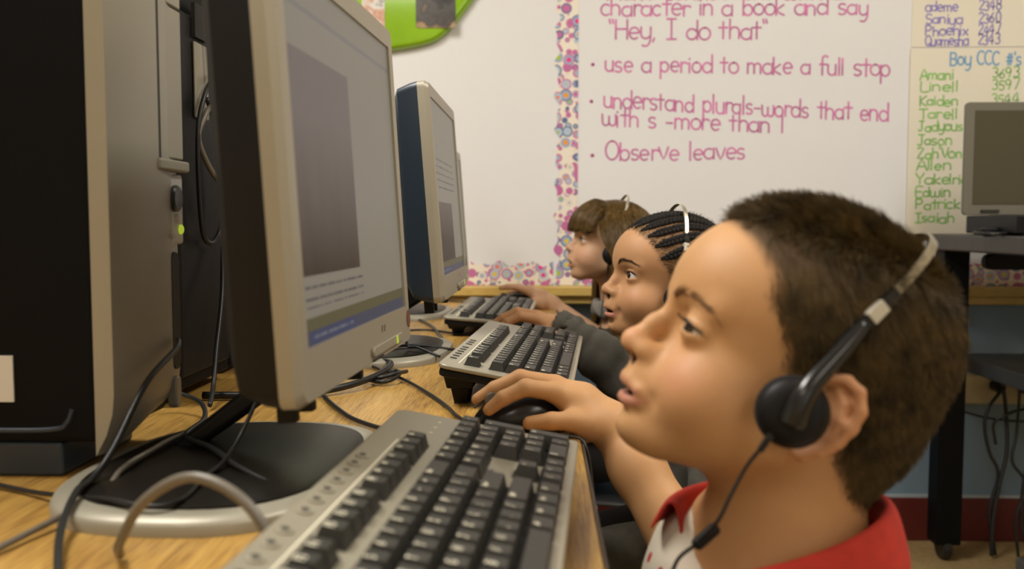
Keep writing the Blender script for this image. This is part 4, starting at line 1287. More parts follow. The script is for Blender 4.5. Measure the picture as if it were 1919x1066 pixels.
def head_sdf(P, p, ears=True):
    """P in head frame (metres, unscaled); symmetric"""
    Q = P.copy(); sgn_l = np.sign(Q[:, 1]); Q[:, 1] = np.abs(Q[:, 1])
    d = ell(Q, (-.012, 0, .055), (.0935, .0695, .0765))
    d = smin(d, ell(Q, (.036, 0, .054), (.0530, .0560, .0490)), .02)
    d = smin(d, ell(Q, (.022, 0, -.006), (.0560, .0540, .0600)), .02)
    d = smin(d, ell(Q, (-.046, 0, .004), (.0550, .0540, .0520)), .02)            # occiput down to the nape
    d = smin(d, ell(Q, (.0565, 0, -.0235), (.0330, .0350 * p['cheek'], .0300)), .014)           # muzzle
    d = smin(d, rc(Q, (.002, .0470 * p['jaw'], -.024), (.056, .0160, -.0545), .0165, .0130), .022)      # jaw line
    d = smin(d, ell(Q, (.0640 + p['chin_f'], 0, -.0565), (.0180, .0205, .0145)), .014)            # chin
    d = smin(d, ell(Q, (.043, .0335, -.0160), (.0300 * p['cheek'], .0255 * p['cheek'], .0270)), .016)   # cheek
    d = smin(d, rc(Q, (.0775, .0100, .0370), (.0610, .0420, .0380), .0085 * p['brow'], .0075 * p['brow']), .014)
    # eye socket
    ec = np.array((p['eye_f'], p['eye_l'], p['eye_u']))
    d = smax(d, -ell(Q, (.0868, .0300, p['eye_u'] - .001), (.0150, .0170, .0115)), .016)
    # nose
    nw, nu, nf = p['nose_w'], p['nose_up'], p['nose_f']
    nose = chain(Q, [(.0775, 0, .0310), (.0880 + nf * .5 + p['bridge'], 0, .0130 + nu * .3), (.0955 + nf, 0, -.0010 + nu)], [.0060, .0062 * nw, .0080 * nw], .006)
    nose = smin(nose, ell(Q, (.0972 + nf, 0, -.0040 + nu), (.0094, .0098 * nw, .0084)), .006)
    nose = smin(nose, ell(Q, (.0870 + nf * .6, .0108 * nw, -.0062 + nu * .6), (.0095, .0064 * nw, .0072)), .007)
    nose = smin(nose, rc(Q, (.0955 + nf, 0, -.0085 + nu), (.0865, 0, -.0125), .0040, .0040), .004)
    d = smin(d, nose, .0075)
    d = smax(d, -ell(Q, (.0925 + nf * .7, .0060 * nw, -.0122 + nu * .7), (.0058, .0033 * nw, .0062)), .0016)
    # alar crease
    d = smin(d, ell(Q, (.0800 + p['lips_f'] * .6, 0, -.0215), (.0125, .0165, .0105)), .008)          # upper lip pad
    # mouth
    up, lo = lips_sdf(Q, p)
    d = smin(d, smin(up, lo, .0012), .0065)
    cf = p['lips_f']; mo = p['mouth_open']
    slit = ell(Q, (.0945 + cf, 0, -.0350 - mo * .5), (.0165, .0205 * p['mouth_w'], .0011 + mo))
    d = smax(d, -slit, .0014)
    d = smax(d, -rc(Q, (.1010, 0, -.0140), (.1000, 0, -.0235), .0026, .0030), .005)            # philtrum
    d = smax(d, -ell(Q, (.0880 + p['chin_f'], 0, -.0515), (.0070, .0150, .0040)), .007)
    d = smax(d, -ell(Q, (.0800, .0265 * p['mouth_w'], -.0360), (.0040, .0035, .0050)), .008)             # mouth corner
    # eyelids: a shell round the eyeball with an almond opening
    ef, es = eye_axes(p)
    R = .0118
    W = Q - ec
    x, y, z = W @ ef, W @ es, W[:, 2]
    lid = np.linalg.norm(W, axis=1) - (R + .0016)
    d = smin(d, lid, .0050)
    w, hu, hl = p['eye_w'], p['eye_hi'], p['eye_lo']
    zt = z - p['tilt'] * (y)                      # outer corner a touch higher
    ru, rl = (w * w + hu * hu) / (2 * hu), (w * w + hl * hl) / (2 * hl)
    a1 = np.sqrt(y * y + (zt + ru - hu) ** 2) - ru
    a2 = np.sqrt(y * y + (zt - rl + hl) ** 2) - rl
    alm = np.maximum(np.maximum(a1, a2), .003 - x)
    d = smax(d, -alm, .0009)
    # upper lid crease
    zc = hu + .0042 - .55 * (y / w) ** 2 * hu
    d = d + .0011 * np.exp(-((zt - zc) / .0011) ** 2) * np.exp(-(y / .013) ** 4) * (x > 0)
    if ears:
        s_ = np.array((-.86, .50, 0.0))
        B0 = np.array((-.010, .0640, .0010))
        E = Q - B0
        s, t, n = E @ s_, E[:, 2], E @ np.array((.50, .86, 0.0))
        X = np.stack((s, t, n), 1)
        e = chain(X, [(.004, .002, .004), (.001, .010, .004), (-.002, .018, .002), (.003, .0262, .002), (.012, .0292, .003), (.0215, .0255, .004), (.0268, .0150, .0042), (.0262, .0030, .004), (.0215, -.0085, .003), (.0135, -.0180, .002), (.0060, -.0240, .001), (-.0005, -.0220, .000)],
                  [.0026, .0028, .0030, .0033, .0035, .0036, .0036, .0034, .0032, .0036, .0046, .0036], .002)
        e = smin(e, ell(X, (.0110, .0030, -.0010), (.0165, .0245, .0024)), .003)
        e = smin(e, chain(X, [(.0085, .0225, .001), (.0165, .0150, .0022), (.0185, .0040, .0024), (.0150, -.0070, .002), (.0090, -.0115, .0016)], [.0014, .0018, .0020, .0018, .0014], .003), .004)
        e = smin(e, rc(X, (-.0030, .0010, .003), (-.0020, -.006, .003), .0030, .0032), .003)      # tragus
        e = smax(e, -ell(X, (.0060, -.0010, .0050), (.0085, .0100, .0068)), .002)
        d = smin(d, e, .0035)
    return d


def smoothstep(a, b, x):
    t = np.clip((x - a) / (b - a), 0, 1)
    return t * t * (3 - 2 * t)


def face_tint(Pl, p, base, lipc, blush, hairc, hairmask):
    Q = Pl.copy(); Q[:, 1] = np.abs(Q[:, 1])
    C = np.tile(np.array(base), (len(Q), 1))
    def mixc(c, w): C[:] = C * (1 - w[:, None]) + np.array(c) * w[:, None]
    b = np.exp(-(((Q[:, 0] - .060) / .026) ** 2 + ((Q[:, 1] - .040) / .018) ** 2 + ((Q[:, 2] + .012) / .016) ** 2))
    b = np.maximum(b, .8 * np.exp(-(((Q[:, 0] - .102) / .012) ** 2 + (Q[:, 1] / .012) ** 2 + ((Q[:, 2] + .003) / .010) ** 2)))
    ear = smoothstep(.062, .070, Q[:, 1]) * (np.abs(Q[:, 2]) < .035) * (Q[:, 0] < .01)
    b = np.maximum(b, ear * .7)
    mixc(blush, b * .55)
    up, lo = lips_sdf(Q, p)
    lw = 1 - smoothstep(.0002, .0018, np.minimum(up + .0006, lo))
    mixc(lipc, lw * .85 * (Q[:, 0] > .07))
    # inside of the mouth; shade of the nostrils painted in as a dark tint
    mo = p['mouth_open']; cf = p['lips_f']
    nw, nu, nf = p['nose_w'], p['nose_up'], p['nose_f']
    mixc((.07, .018, .010), 1 - smoothstep(-.0002, .0009, ell(Q, (.0925 + nf * .7, .0060 * nw, -.0122 + nu * .7), (.0058, .0033 * nw, .0062)) + .0003))
    mixc((.10, .018, .014), (1 - smoothstep(-.0002, .0014, ell(Q, (.0945 + cf, 0, -.0350 - mo * .5), (.0150, .0205 * p['mouth_w'], .0008 + mo)))) * (Q[:, 0] < .0880 + cf))
    if hairmask is not None:
        mixc(hairc, hairmask)
    return C


def eye_mesh(name, iris, parent, Mw, C, s, p, side, gaze):
    """eyeball with a clear dome; iris drawn by the material along the gaze axis"""
    key = 'eye_' + name
    ec = np.array((p['eye_f'], side * p['eye_l'], p['eye_u']))
    ef, es = eye_axes(p)
    ef = np.array((ef[0], ef[1] * side, 0)); es = np.array((es[0] * side, es[1], 0)) * 1.0
    gy, gp = gaze
    gd = np.array((math.cos(gp) * math.cos(gy), math.cos(gp) * math.sin(gy), math.sin(gp)))
    R = .01165
    mb = MB(); V = []; nv, nu = 24, 28
    z = gd / np.linalg.norm(gd); a = np.cross(z, (0, 0, 1.0)); a /= np.linalg.norm(a); b = np.cross(z, a)
    mi = []
    prof = []
    for i in range(nv + 1):
        th = PI * i / nv * .62
        r = R
        bulge = .0011 * max(0, 1 - (th / .50) ** 2) if th < .50 else 0
        prof.append((math.sin(th) * R, math.cos(th) * R + bulge, th))
    for r_, h, th in prof:
        for k in range(nu):
            an = 2 * PI * k / nu
            q = ec + z * h + a * (r_ * math.cos(an)) + b * (r_ * math.sin(an))
            V.append(C + Mw @ (q * s))
    F, MI = [], []
    for i in range(nv):
        for k in range(nu):
            F.append((i * nu + k, i * nu + (k + 1) % nu, (i + 1) * nu + (k + 1) % nu, (i + 1) * nu + k))
            th = prof[i][2] + .03
            MI.append(2 if th < .20 else (1 if th < .47 else 0))
    mb.add(V, F); mb.m = MI
    return mb.build('eye', [M_EYEWHITE, iris, M_PUPIL], parent, smooth=True, sharp=None)


M_EYEWHITE = mat('eye_white', (.72, .66, .60), .08, coat=.8)
M_PUPIL = mat('pupil', (.004, .004, .004), .03, coat=1.0)
M_IRIS_BROWN = mat('iris_brown', (.045, .020, .009), .05, noise=.4, nscale=900, coat=1.0)
M_IRIS_HAZEL = mat('iris_grey', (.10, .10, .09), .05, noise=.4, nscale=900, coat=1.0)


def lash_points(p, side, upper=True, n=26):
    """points of the lid edge in head frame"""
    ec = np.array((p['eye_f'], p['eye_l'], p['eye_u'])); ef, es = eye_axes(p)
    R = .0118 + .0013; w = p['eye_w']; out = []
    for y in np.linspace(-w * .93, w * .96, n):
        h = p['eye_hi'] if upper else p['eye_lo']
        r = (w * w + h * h) / (2 * h)
        z = math.sqrt(max(0, r * r - y * y)) - r + h
        z = (z if upper else -z) + p['tilt'] * y
        x = math.sqrt(max(1e-8, R * R - y * y - z * z))
        q = ec + ef * x + es * y; q[2] += z
        out.append((q[0], q[1] * side, q[2]))
    return np.array(out)


def add_eye_details(p, parent, Mw, C, s, side, m, thick=.0007, lashes=34, long=.0062):
    pts = lash_points(p, side)
    W = lambda q: C + (np.asarray(q) * s) @ Mw.T
    rad = np.sin(np.linspace(.15, PI - .1, len(pts))) ** .5 * thick * s
    MB().tube(W(pts), rad, 6).build('eyelash_line', m, parent, smooth=True, sharp=None)
    k = np.linspace(2, len(pts) - 1, lashes).astype(int)
    H = []
    for i in k:
        q = pts[i]; t = (i / len(pts) - .5)
        dr = np.array((1.0, side * (t * 1.1 + .25), -.05)); dr /= np.linalg.norm(dr)
        ln = long * (.8 + .4 * random.random())
        H.append([q, q + dr * ln * .4 + np.array((0, 0, -.0006)), q + dr * ln * .75 + np.array((0, 0, .0004)), q + dr * ln + np.array((0, 0, .0022))])
    H = np.array(H)
    o = strands('eyelashes', W(H.reshape(-1, 3)).reshape(H.shape), .00012 * s, m, parent)
    return o


def brow_strands(fn, p, parent, Mw, C, s, side, m, n=260, arch=((.0820, .0105, .0370), (.0790, .0200, .0410), (.0700, .0315, .0435), (.0600, .0420, .0400)), half=.0032, ln=.0075, rad=.00022):
    path = catmull(arch, 12)
    H = []
    for _ in range(n):
        t = random.random(); i = min(len(path) - 2, int(t * (len(path) - 1)))
        q = path[i] + (path[i + 1] - path[i]) * random.random()
        wd = half * (1 - .65 * max(0, t - .35) / .65)
        q = q + np.array((0, 0, random.uniform(-1, 1) * wd))
        d = path[i + 1] - path[i]; d /= np.linalg.norm(d)
        d = d + np.array((0, 0, .55 * (1 - t) - .25 * t + random.uniform(-.2, .2))); d /= np.linalg.norm(d)
        H.append((q, d))
    Q0 = np.array([h[0] for h in H]); D = np.array([h[1] for h in H])
    for it in range(6):                      # drop the roots onto the skin
        nn = sdf_normal(fn, Q0); Q0 = Q0 - nn * fn(Q0)[:, None]
    nn = sdf_normal(fn, Q0)
    pts = []
    for k, a in enumerate(np.linspace(0, 1, 4)):
        q = Q0 + D * (ln * a)
        v = fn(q); q = q + sdf_normal(fn, q) * np.maximum(0, .0004 + .0004 * a - v)[:, None]
        pts.append(q)
    H = np.stack(pts, 1); H[:, :, 1] *= side
    W = C + (H.reshape(-1, 3) * s) @ Mw.T
    return strands('eyebrow', W.reshape(H.shape), rad, m, parent)


# ------------------------------------------------------------------ hands
def hand_sdf(P, h):
    """h: dict with wrist, palm points, fingers (lists of joints + radii)"""
    d = None
    for pts, rad in h['palm']:
        e = chain(P, pts, rad, .010)
        d = e if d is None else smin(d, e, .012)
    for pts, rad in h['fingers']:
        d = smin(d, chain(P, pts, rad, .0030), .0038)
    return d


def tube_path_person(*a): return chain(*a)

# ------------------------------------------------------------------ the boy in the red collar
def sample_mesh(V, Q, w, n, rng):
    """random points on quads, density following the vertex weight w"""
    qw = w[Q].mean(1)
    a = np.linalg.norm(np.cross(V[Q[:, 2]] - V[Q[:, 0]], V[Q[:, 3]] - V[Q[:, 1]]), axis=1) / 2
    pr = a * qw; pr /= pr.sum()
    k = rng.choice(len(Q), n, p=pr)
    u, v = rng.random(n)[:, None], rng.random(n)[:, None]
    return V[Q[k, 0]] * (1 - u) * (1 - v) + V[Q[k, 1]] * u * (1 - v) + V[Q[k, 2]] * u * v + V[Q[k, 3]] * (1 - u) * v


def garment(name, fn, lo, hi, res, m, parent):
    V, Q = surf(fn, lo, hi, res)
    return np_obj(name, V, Q, m, parent)


M_DENIM = mat('dark_trousers', (.020, .020, .024), .8, bump=.2, bscale=600)
M_SHOE = mat('dark_shoe', (.03, .028, .028), .5)


def legs_and_chair(body, cx, cy, label, seat_z=.285):
    """trousers and shoes for a seated child facing -x, and its chair"""
    def fn(P):
        d = None
        for sy in (-1, 1):
            e = chain(P, [(cx + .02, cy + sy * .055, seat_z + .085), (cx - .12, cy + sy * .075, seat_z + .078), (cx - .27, cy + sy * .085, seat_z + .070), (cx - .28, cy + sy * .085, .20), (cx - .255, cy + sy * .085, .075)], [.060, .058, .050, .044, .040], .03)
            d = e if d is None else smin(d, e, .02)
        d = smin(d, ell(P, (cx + .03, cy, seat_z + .10), (.078, .105, .072)), .03)
        return np.maximum(d, .060 - P[:, 2])
    garment('trousers', fn, (cx - .36, cy - .16, .03), (cx + .17, cy + .16, seat_z + .22), .008, M_DENIM, body)
    for sy in (-1, 1):
        def fs(P):
            d = smin(ell(P, (cx - .31, cy + sy * .085, .026), (.085, .036, .036)), rc(P, (cx - .255, cy + sy * .085, .03), (cx - .255, cy + sy * .085, .085), .040, .036), .02)
            return np.maximum(d, .002 - P[:, 2])
        garment('shoe', fs, (cx - .42, cy + sy * .085 - .06, -.01), (cx - .19, cy + sy * .085 + .06, .14), .006, M_SHOE, body)
    ch = thing('school_chair', label, 'chair', (cx, cy, 0))
    mb = MB(); V = []; nx, ny = 12, 10
    for i in range(nx + 1):
        for j in range(ny + 1):
            u, v = i / nx, j / ny * 2 - 1
            x = -.20 + .38 * u; V.append((x, v * .17, seat_z - .012 + .010 * v * v - .012 * math.exp(-((u - .55) / .3) ** 2) - .02 * max(0, .15 - u) / .15))
    F = [(i * (ny + 1) + j, (i + 1) * (ny + 1) + j, (i + 1) * (ny + 1) + j + 1, i * (ny + 1) + j + 1) for i in range(nx) for j in range(ny)]
    o = mb.add(V, F).build('seat', M_CHAIR, ch, smooth=True, sharp=None)
    md = o.modifiers.new('thick', 'SOLIDIFY'); md.thickness = .008
    mb = MB(); V = []
    for i in range(9):
        for j in range(ny + 1):
            u, v = i / 8, j / ny * 2 - 1
            V.append((.150 + .04 * u + .03 * (1 - v * v), v * .165, seat_z + .08 + .16 * u))
    F = [(i * (ny + 1) + j, i * (ny + 1) + j + 1, (i + 1) * (ny + 1) + j + 1, (i + 1) * (ny + 1) + j) for i in range(8) for j in range(ny)]
    o = mb.add(V, F).build('backrest', M_CHAIR, ch, smooth=True, sharp=None)
    md = o.modifiers.new('thick', 'SOLIDIFY'); md.thickness = .008
    for sx in (-1, 1):
        for sy in (-1, 1):
            pts = [(sx * .13, sy * .13, seat_z - .022), (sx * .17, sy * .15, .12), (sx * .19, sy * .165, .008)]
            MB().tube(catmull(pts, 4), .010, 8).build('leg', M_CHROME, ch, smooth=True)
    for sy in (-1, 1):
        MB().tube(catmull([(.13, sy * .13, seat_z - .022), (.155, sy * .14, seat_z + .02), (.172, sy * .14, seat_z + .12), (.195, sy * .14, seat_z + .22)], 5), .009, 8).build('back_support', M_CHROME, ch, smooth=True)
    return ch


M_CHAIR = mat('dark_grey_chair_plastic', (.05, .05, .052), .5, bump=.1, bscale=400)
M_CHROME = mat('dull_chrome', (.45, .45, .44), .3, .9)

# ---- placement
HS = 0.98
BOY = dict(BASE, eye_hi=.0033, eye_lo=.0024, eye_w=.0150, eye_f=.0650, tilt=-.14, brow=.6, mouth_w=1.15, mouth_open=.0014, bridge=.001, nose_f=.0000, chin_f=.0055, lips_f=.0025, lip=.72)
bC = np.array((.1525, .622, .777)); bM = head_frame(bC, math.radians(1), math.radians(23))


def to_head(P, C, M, s): return ((P - C) @ M) / s


NECK_B = np.array((.163, .632, .742)); NECK_E = np.array((.164, .628, .630))
B_SH_R, B_EL_R, B_WR_R = np.array((.235, .765, .592)), np.array((.187, .797, .508)), np.array((.072, .925, .687))
B_SH_L, B_EL_L, B_WR_L = np.array((.225, .490, .585)), np.array((.275, .42, .44)), np.array((.10, .44, .40))

bhand = dict(
    palm=[([(.072, .925, .688), (.040, .925, .708), (.016, .922, .7205)], [.0195, .0165, .0115]),
          ([(.072, .930, .688), (.044, .946, .709), (.016, .948, .7225)], [.0195, .0160, .0110]),
          ([(.070, .935, .686), (.046, .964, .702), (.022, .970, .7130)], [.0175, .0140, .0100]),
          ([(.066, .917, .686), (.048, .908, .692), (.032, .901, .696)], [.0160, .0135, .0100])],
    fingers=[([(.016, .920, .7215), (-.014, .914, .7270), (-.036, .913, .7165), (-.0505, .914, .7045)], [.0098, .0086, .0076, .0062]),
             ([(.016, .948, .7240), (-.020, .947, .7310), (-.046, .946, .7200), (-.0640, .945, .7090)], [.0100, .0088, .0078, .0064]),
             ([(.020, .968, .7150), (-.010, .975, .7220), (-.032, .977, .7120), (-.048, .977, .7000)], [.0096, .0082, .0074, .0060]),
             ([(.024, .980, .7060), (.004, .990, .7090), (-.014, .993, .7010), (-.024, .993, .6930)], [.0086, .0072, .0064, .0054]),
             ([(.036, .902, .6960), (.012, .902, .6960), (-.010, .906, .6930)], [.0100, .0088, .0070])])


def boy_arm(P):
    d = chain(P, [B_SH_R, B_EL_R], [.040, .033], .01)
    d = smin(d, chain(P, [B_EL_R, B_EL_R + (B_WR_R - B_EL_R) * .35, B_EL_R + (B_WR_R - B_EL_R) * .8, B_WR_R], [.0330, .0330, .0240, .0200], .02), .02)
    return smin(d, gated(P, (.0, .94, .71), .11, lambda q: hand_sdf(q, bhand)), .010)


def boy_arm_l(P):
    d = chain(P, [B_SH_L, B_EL_L], [.040, .033], .01)
    d = smin(d, chain(P, [B_EL_L, B_WR_L], [.031, .020], .02), .02)
    w = B_WR_L
    d = smin(d, chain(P, [w, w + (-.05, .005, -.004)], [.020, .024], .01), .015)
    for k, dy in enumerate((-.024, -.008, .008, .022)):
        d = smin(d, chain(P, [w + (-.055, dy, -.004), w + (-.085, dy * 1.2, .000), w + (-.105, dy * 1.2, -.012)], [.0092, .0084, .0065], .003), .004)
    return smin(d, chain(P, [w + (-.02, .022, .0), w + (-.05, .040, .004), w + (-.07, .045, .0)], [.011, .009, .007], .003), .005)


def boy_torso(P, g_=0.0):
    d = rc(P, (.178, .630, .560), (.235, .630, .40), .074 + g_, .086 + g_)
    d = smin(d, rc(P, (.141, .662, .630), (.165, .640, .52), .060 + g_, .072 + g_), .03)
    d = smin(d, chain(P, [B_SH_R + (0, -.01, .0), (.172, .630, .606), B_SH_L + (0, .01, 0)], [.040 + g_, .056 + g_, .040 + g_], .02), .04)
    return d


def boy_neck(P):
    d = rc(P, NECK_B, NECK_E, .0440, .0480)
    return smin(d, rc(P, (.178, .630, .72), (.186, .630, .60), .036, .044), .03)


def boy_head_only(P):
    return head_sdf(to_head(P, bC, bM, HS), BOY) * HS


def boy_sdf(P):
    d = gated(P, bC + np.array((.01, 0, .03)), .165, boy_head_only)
    d = smin(d, gated(P, (.19, .63, .68), .17, boy_neck, .06), .022)
    d = smin(d, boy_torso(P), .035)
    d = smin(d, gated(P, (.12, .86, .62), .26, boy_arm, .06), .02)
    return smin(d, gated(P, (.2, .45, .52), .24, boy_arm_l, .06), .02)


def fine_zone(P): return P


V1, Q1 = surf(boy_sdf, (-.10, .32, .33), (.42, 1.02, .93), .0019)
body_boy = np_obj('person', V1, Q1, M_SKIN)
tag(body_boy, 'boy with short brown hair and red collar, hand on the closest mouse', 'person', 'children at the computers')


def hairline_f(u):
    """front edge of the boy's hair on the side of the head: f as a function of u"""
    return np.interp(u, [-.060, -.045, -.020, .000, .020, .034, .046, .056, .064, .074, .086, .098, .110], [-.090, -.066, -.040, -.028, .013, .020, .030, .041, .0425, .048, .061, .078, .11])


def boy_hair_mask(L):
    u, f, l = L[:, 2], L[:, 0], np.abs(L[:, 1])
    # across the brow the line is higher in the middle
    edge = hairline_f(u)
    mid = smoothstep(.045, .012, l)
    edge = edge - mid * 0.0
    m = smoothstep(-.005, .013, edge - f)
    m *= smoothstep(-.054, -.030, u - .10 * (f + .08))
    # clear the ears
    ear = (f > -.046) & (f < .010) & (u < .030) & (u > -.04)
    m = np.where(ear & (u < .024), np.minimum(m, smoothstep(-.028, -.036, f)), m)
    m = np.where((l > .0685) & (u < .036) & (f > -.05), 0, m)
    return m * smoothstep(-.056, -.040, u)


Lb = to_head(V1, bC, bM, HS)
near_head = np.linalg.norm(Lb - np.array((0, 0, .03)), axis=1) < .17
hm = boy_hair_mask(Lb) * near_head
BOY_SKIN = (.57, .308, .135)
Cb = face_tint(Lb, BOY, BOY_SKIN, (.48, .20, .135), (.62, .26, .15), (.085, .046, .016), None)
Cb[~near_head] = BOY_SKIN
Cb = Cb * (1 - hm[:, None]) + np.array((.075, .040, .014)) * hm[:, None]
nails = []
set_col(body_boy, Cb)

M_HAIR_BOY = hair_mat('short_brown_hair', (.022, .0140, .0042), (.165, .104, .030), .5, clump=70)
rng = np.random.default_rng(3)
Pr = sample_mesh(V1, Q1, hm, 62000, rng)
hd = lambda P: head_sdf(to_head(P, bC, bM, HS), BOY, False) * HS
Nr = sdf_normal(hd, Pr)
Lr = to_head(Pr, bC, bM, HS)
F_, Lh_, U_ = bM[:, 0], bM[:, 1], bM[:, 2]
# comb: forward on the crown, downwards and back at the sides and nape
topw = smoothstep(.085, .130, Lr[:, 2])[:, None]
comb = topw * (F_ * .9) + (1 - topw) * (-F_ * .55 - U_ * .85)
# clumps: neighbours lean together
cl = np.sin(Lr[:, 0] * 420 + 3 * np.sin(Lr[:, 2] * 260))[:, None] * F_ * .22 + np.sin(Lr[:, 2] * 380 + 2 * np.sin(Lr[:, 0] * 310 + Lr[:, 1] * 200))[:, None] * U_ * .22
dirv = Nr * (.38 + .50 * topw) + comb * .95 + cl + rng.normal(0, .13, Pr.shape)
dirv /= np.linalg.norm(dirv, axis=1)[:, None]
ln = (.0070 + .0050 * smoothstep(.05, .12, Lr[:, 2])) * (.65 + .55 * rng.random(len(Pr)))
ln *= .45 + .55 * smoothstep(-.06, .02, Lr[:, 2])
ln *= .35 + .65 * np.clip(boy_hair_mask(Lr), 0, 1)
K = 4; pts = []
for k in range(K):
    a = k / (K - 1)
    q = Pr + dirv * (ln * a)[:, None] + comb * (ln * a * a * .35)[:, None]
    pts.append(q)
strands('hair', np.stack(pts, 1), .00017, M_HAIR_BOY, body_boy)

M_LASH = mat('dark_lashes', (.010, .006, .004), .6)
M_BROW_BOY = hair_mat('brow_hair_brown', (.11, .058, .022), (.20, .11, .045), .6)
headl = lambda P: head_sdf(P, BOY, False)
for sd in (1, -1):
    eye_mesh('boy', M_IRIS_BROWN, body_boy, bM, bC, HS, BOY, sd, (math.radians(27 * sd), math.radians(-14)))
    add_eye_details(BOY, body_boy, bM, bC, HS, sd, M_LASH, .0009)
    brow_strands(headl, BOY, body_boy, bM, bC, HS, sd, M_BROW_BOY, 110, rad=.00015, ln=.0060, half=.0024, arch=((.0815, .0100, .0395), (.0785, .0200, .0440), (.0695, .0320, .0445), (.0590, .0430, .0375)))

# shirt: white with red specks, red collar, red sleeve bands
def dotted_mat():
    m = bpy.data.materials.new('white_shirt_red_specks')
    nt, N, L, b = nodes_of(m)
    tc = N.new('ShaderNodeTexCoord'); v = N.new('ShaderNodeTexVoronoi'); v.inputs['Scale'].default_value = 42; v.inputs['Randomness'].default_value = .7
    L.new(tc.outputs['Object'], v.inputs['Vector'])
    lt = N.new('ShaderNodeMath'); lt.operation = 'LESS_THAN'; lt.inputs[1].default_value = .17; L.new(v.outputs['Distance'], lt.inputs[0])
    mx = N.new('ShaderNodeMix'); mx.data_type = 'RGBA'; mx.inputs[6].default_value = (.70, .62, .50, 1); mx.inputs[7].default_value = (.50, .02, .03, 1)
    L.new(lt.outputs[0], mx.inputs[0]); L.new(mx.outputs[2], b.inputs['Base Color']); b.inputs['Roughness'].default_value = .85
    return m


M_SHIRT = dotted_mat()
M_REDCLOTH = mat('red_knit_cloth', (.46, .026, .012), .85, noise=.10, nscale=80, bump=.35, bscale=900)
SL0 = B_EL_R + (B_WR_R - B_EL_R) * .10        # sleeve hem on the forearm


def wrinkle(P, a=.0016): return a * np.sin(P[:, 0] * 90 + 2.2 * np.sin(P[:, 2] * 55)) * np.sin(P[:, 1] * 70 + P[:, 2] * 60)


def boy_shirt(P):
    d = boy_torso(P, .007)
    for sh, el in ((B_SH_R, SL0), (B_SH_L, B_EL_L)):
        mid = B_EL_R if sh is B_SH_R else (sh + el) / 2
        e = chain(P, [sh, mid, el], [.053, .047, .044], .02)
        dr = (el - mid) / np.linalg.norm(el - mid)
        e = np.maximum(e, (P - el) @ dr)
        d = smin(d, e, .03)
    d = d + wrinkle(P)
    neck = np.linalg.norm((P - np.array((.164, .628, 0)))[:, :2], axis=1) - .0535
    d = np.maximum(d, -np.maximum(neck, .60 - P[:, 2]))
    # hollow sleeve mouth
    hd_ = (SL0 - B_EL_R) / np.linalg.norm(SL0 - B_EL_R)
    inn = rc(P, SL0 - hd_ * .03, SL0 + hd_ * .02, .0385, .0405)
    return np.maximum(d, -inn)


garment('shirt', boy_shirt, (.05, .36, .31), (.40, .90, .73), .0042, M_SHIRT, body_boy)


def collar_mesh(cx, cy, rows_, open_a, n=64):
    """rows_: list of (radius, height fn(angle), dx) from inside edge over the fold to the outer edge"""
    V = []; A = np.linspace(open_a, 2 * PI - open_a, n)
    for r, hf in rows_:
        for a in A:
            # angle 0 faces the front (-x)
            V.append((cx - r * 1.09 * math.cos(a), cy - r * .92 * math.sin(a), hf(a)))
    F = [(i * n + k, i * n + k + 1, (i + 1) * n + k + 1, (i + 1) * n + k) for i in range(len(rows_) - 1) for k in range(n - 1)]
    return V, F


def hgt(b, f):       # height at the back and at the front
    return lambda a: f + (b - f) * (.5 - .5 * math.cos(a)) ** .8


def clr(b, near, far):      # higher on the side of the raised arm, open and low at the throat
    return lambda a: (lambda f: f + (b - f) * (.5 - .5 * math.cos(a)) ** .8)(near + (far - near) * smoothstep(PI - .5, PI + .5, a))


V_, F2 = collar_mesh(.162, .626, [(.0560, clr(.660, .610, .652)), (.0585, clr(.682, .632, .672)), (.0610, clr(.699, .648, .689)), (.0645, clr(.706, .655, .697)), (.0690, clr(.703, .653, .696)), (.0730, clr(.690, .640, .688)), (.0790, clr(.664, .616, .676))], .16)
o = MB().add(V_, F2).build('collar', M_REDCLOTH, body_boy, smooth=True, sharp=None)
md = o.modifiers.new('thick', 'SOLIDIFY'); md.thickness = .0030; md.offset = 0
md = o.modifiers.new('round', 'SUBSURF'); md.levels = 1; md.render_levels = 2
legs_and_chair(body_boy, .275, .630, 'dark grey school chair under the boy with red collar')


# ------------------------------------------------------------------ headphones
M_PADFOAM = mat('black_foam', (.010, .010, .010), .95, bump=.6, bscale=1500)
M_GLOSSBLK = mat('gloss_black_plastic', (.010, .010, .010), .22)
M_BAND = mat('brushed_metal_band', (.62, .56, .42), .30, .85)
M_CLIP = mat('pale_slider_clip', (.62, .58, .48), .35, .3)


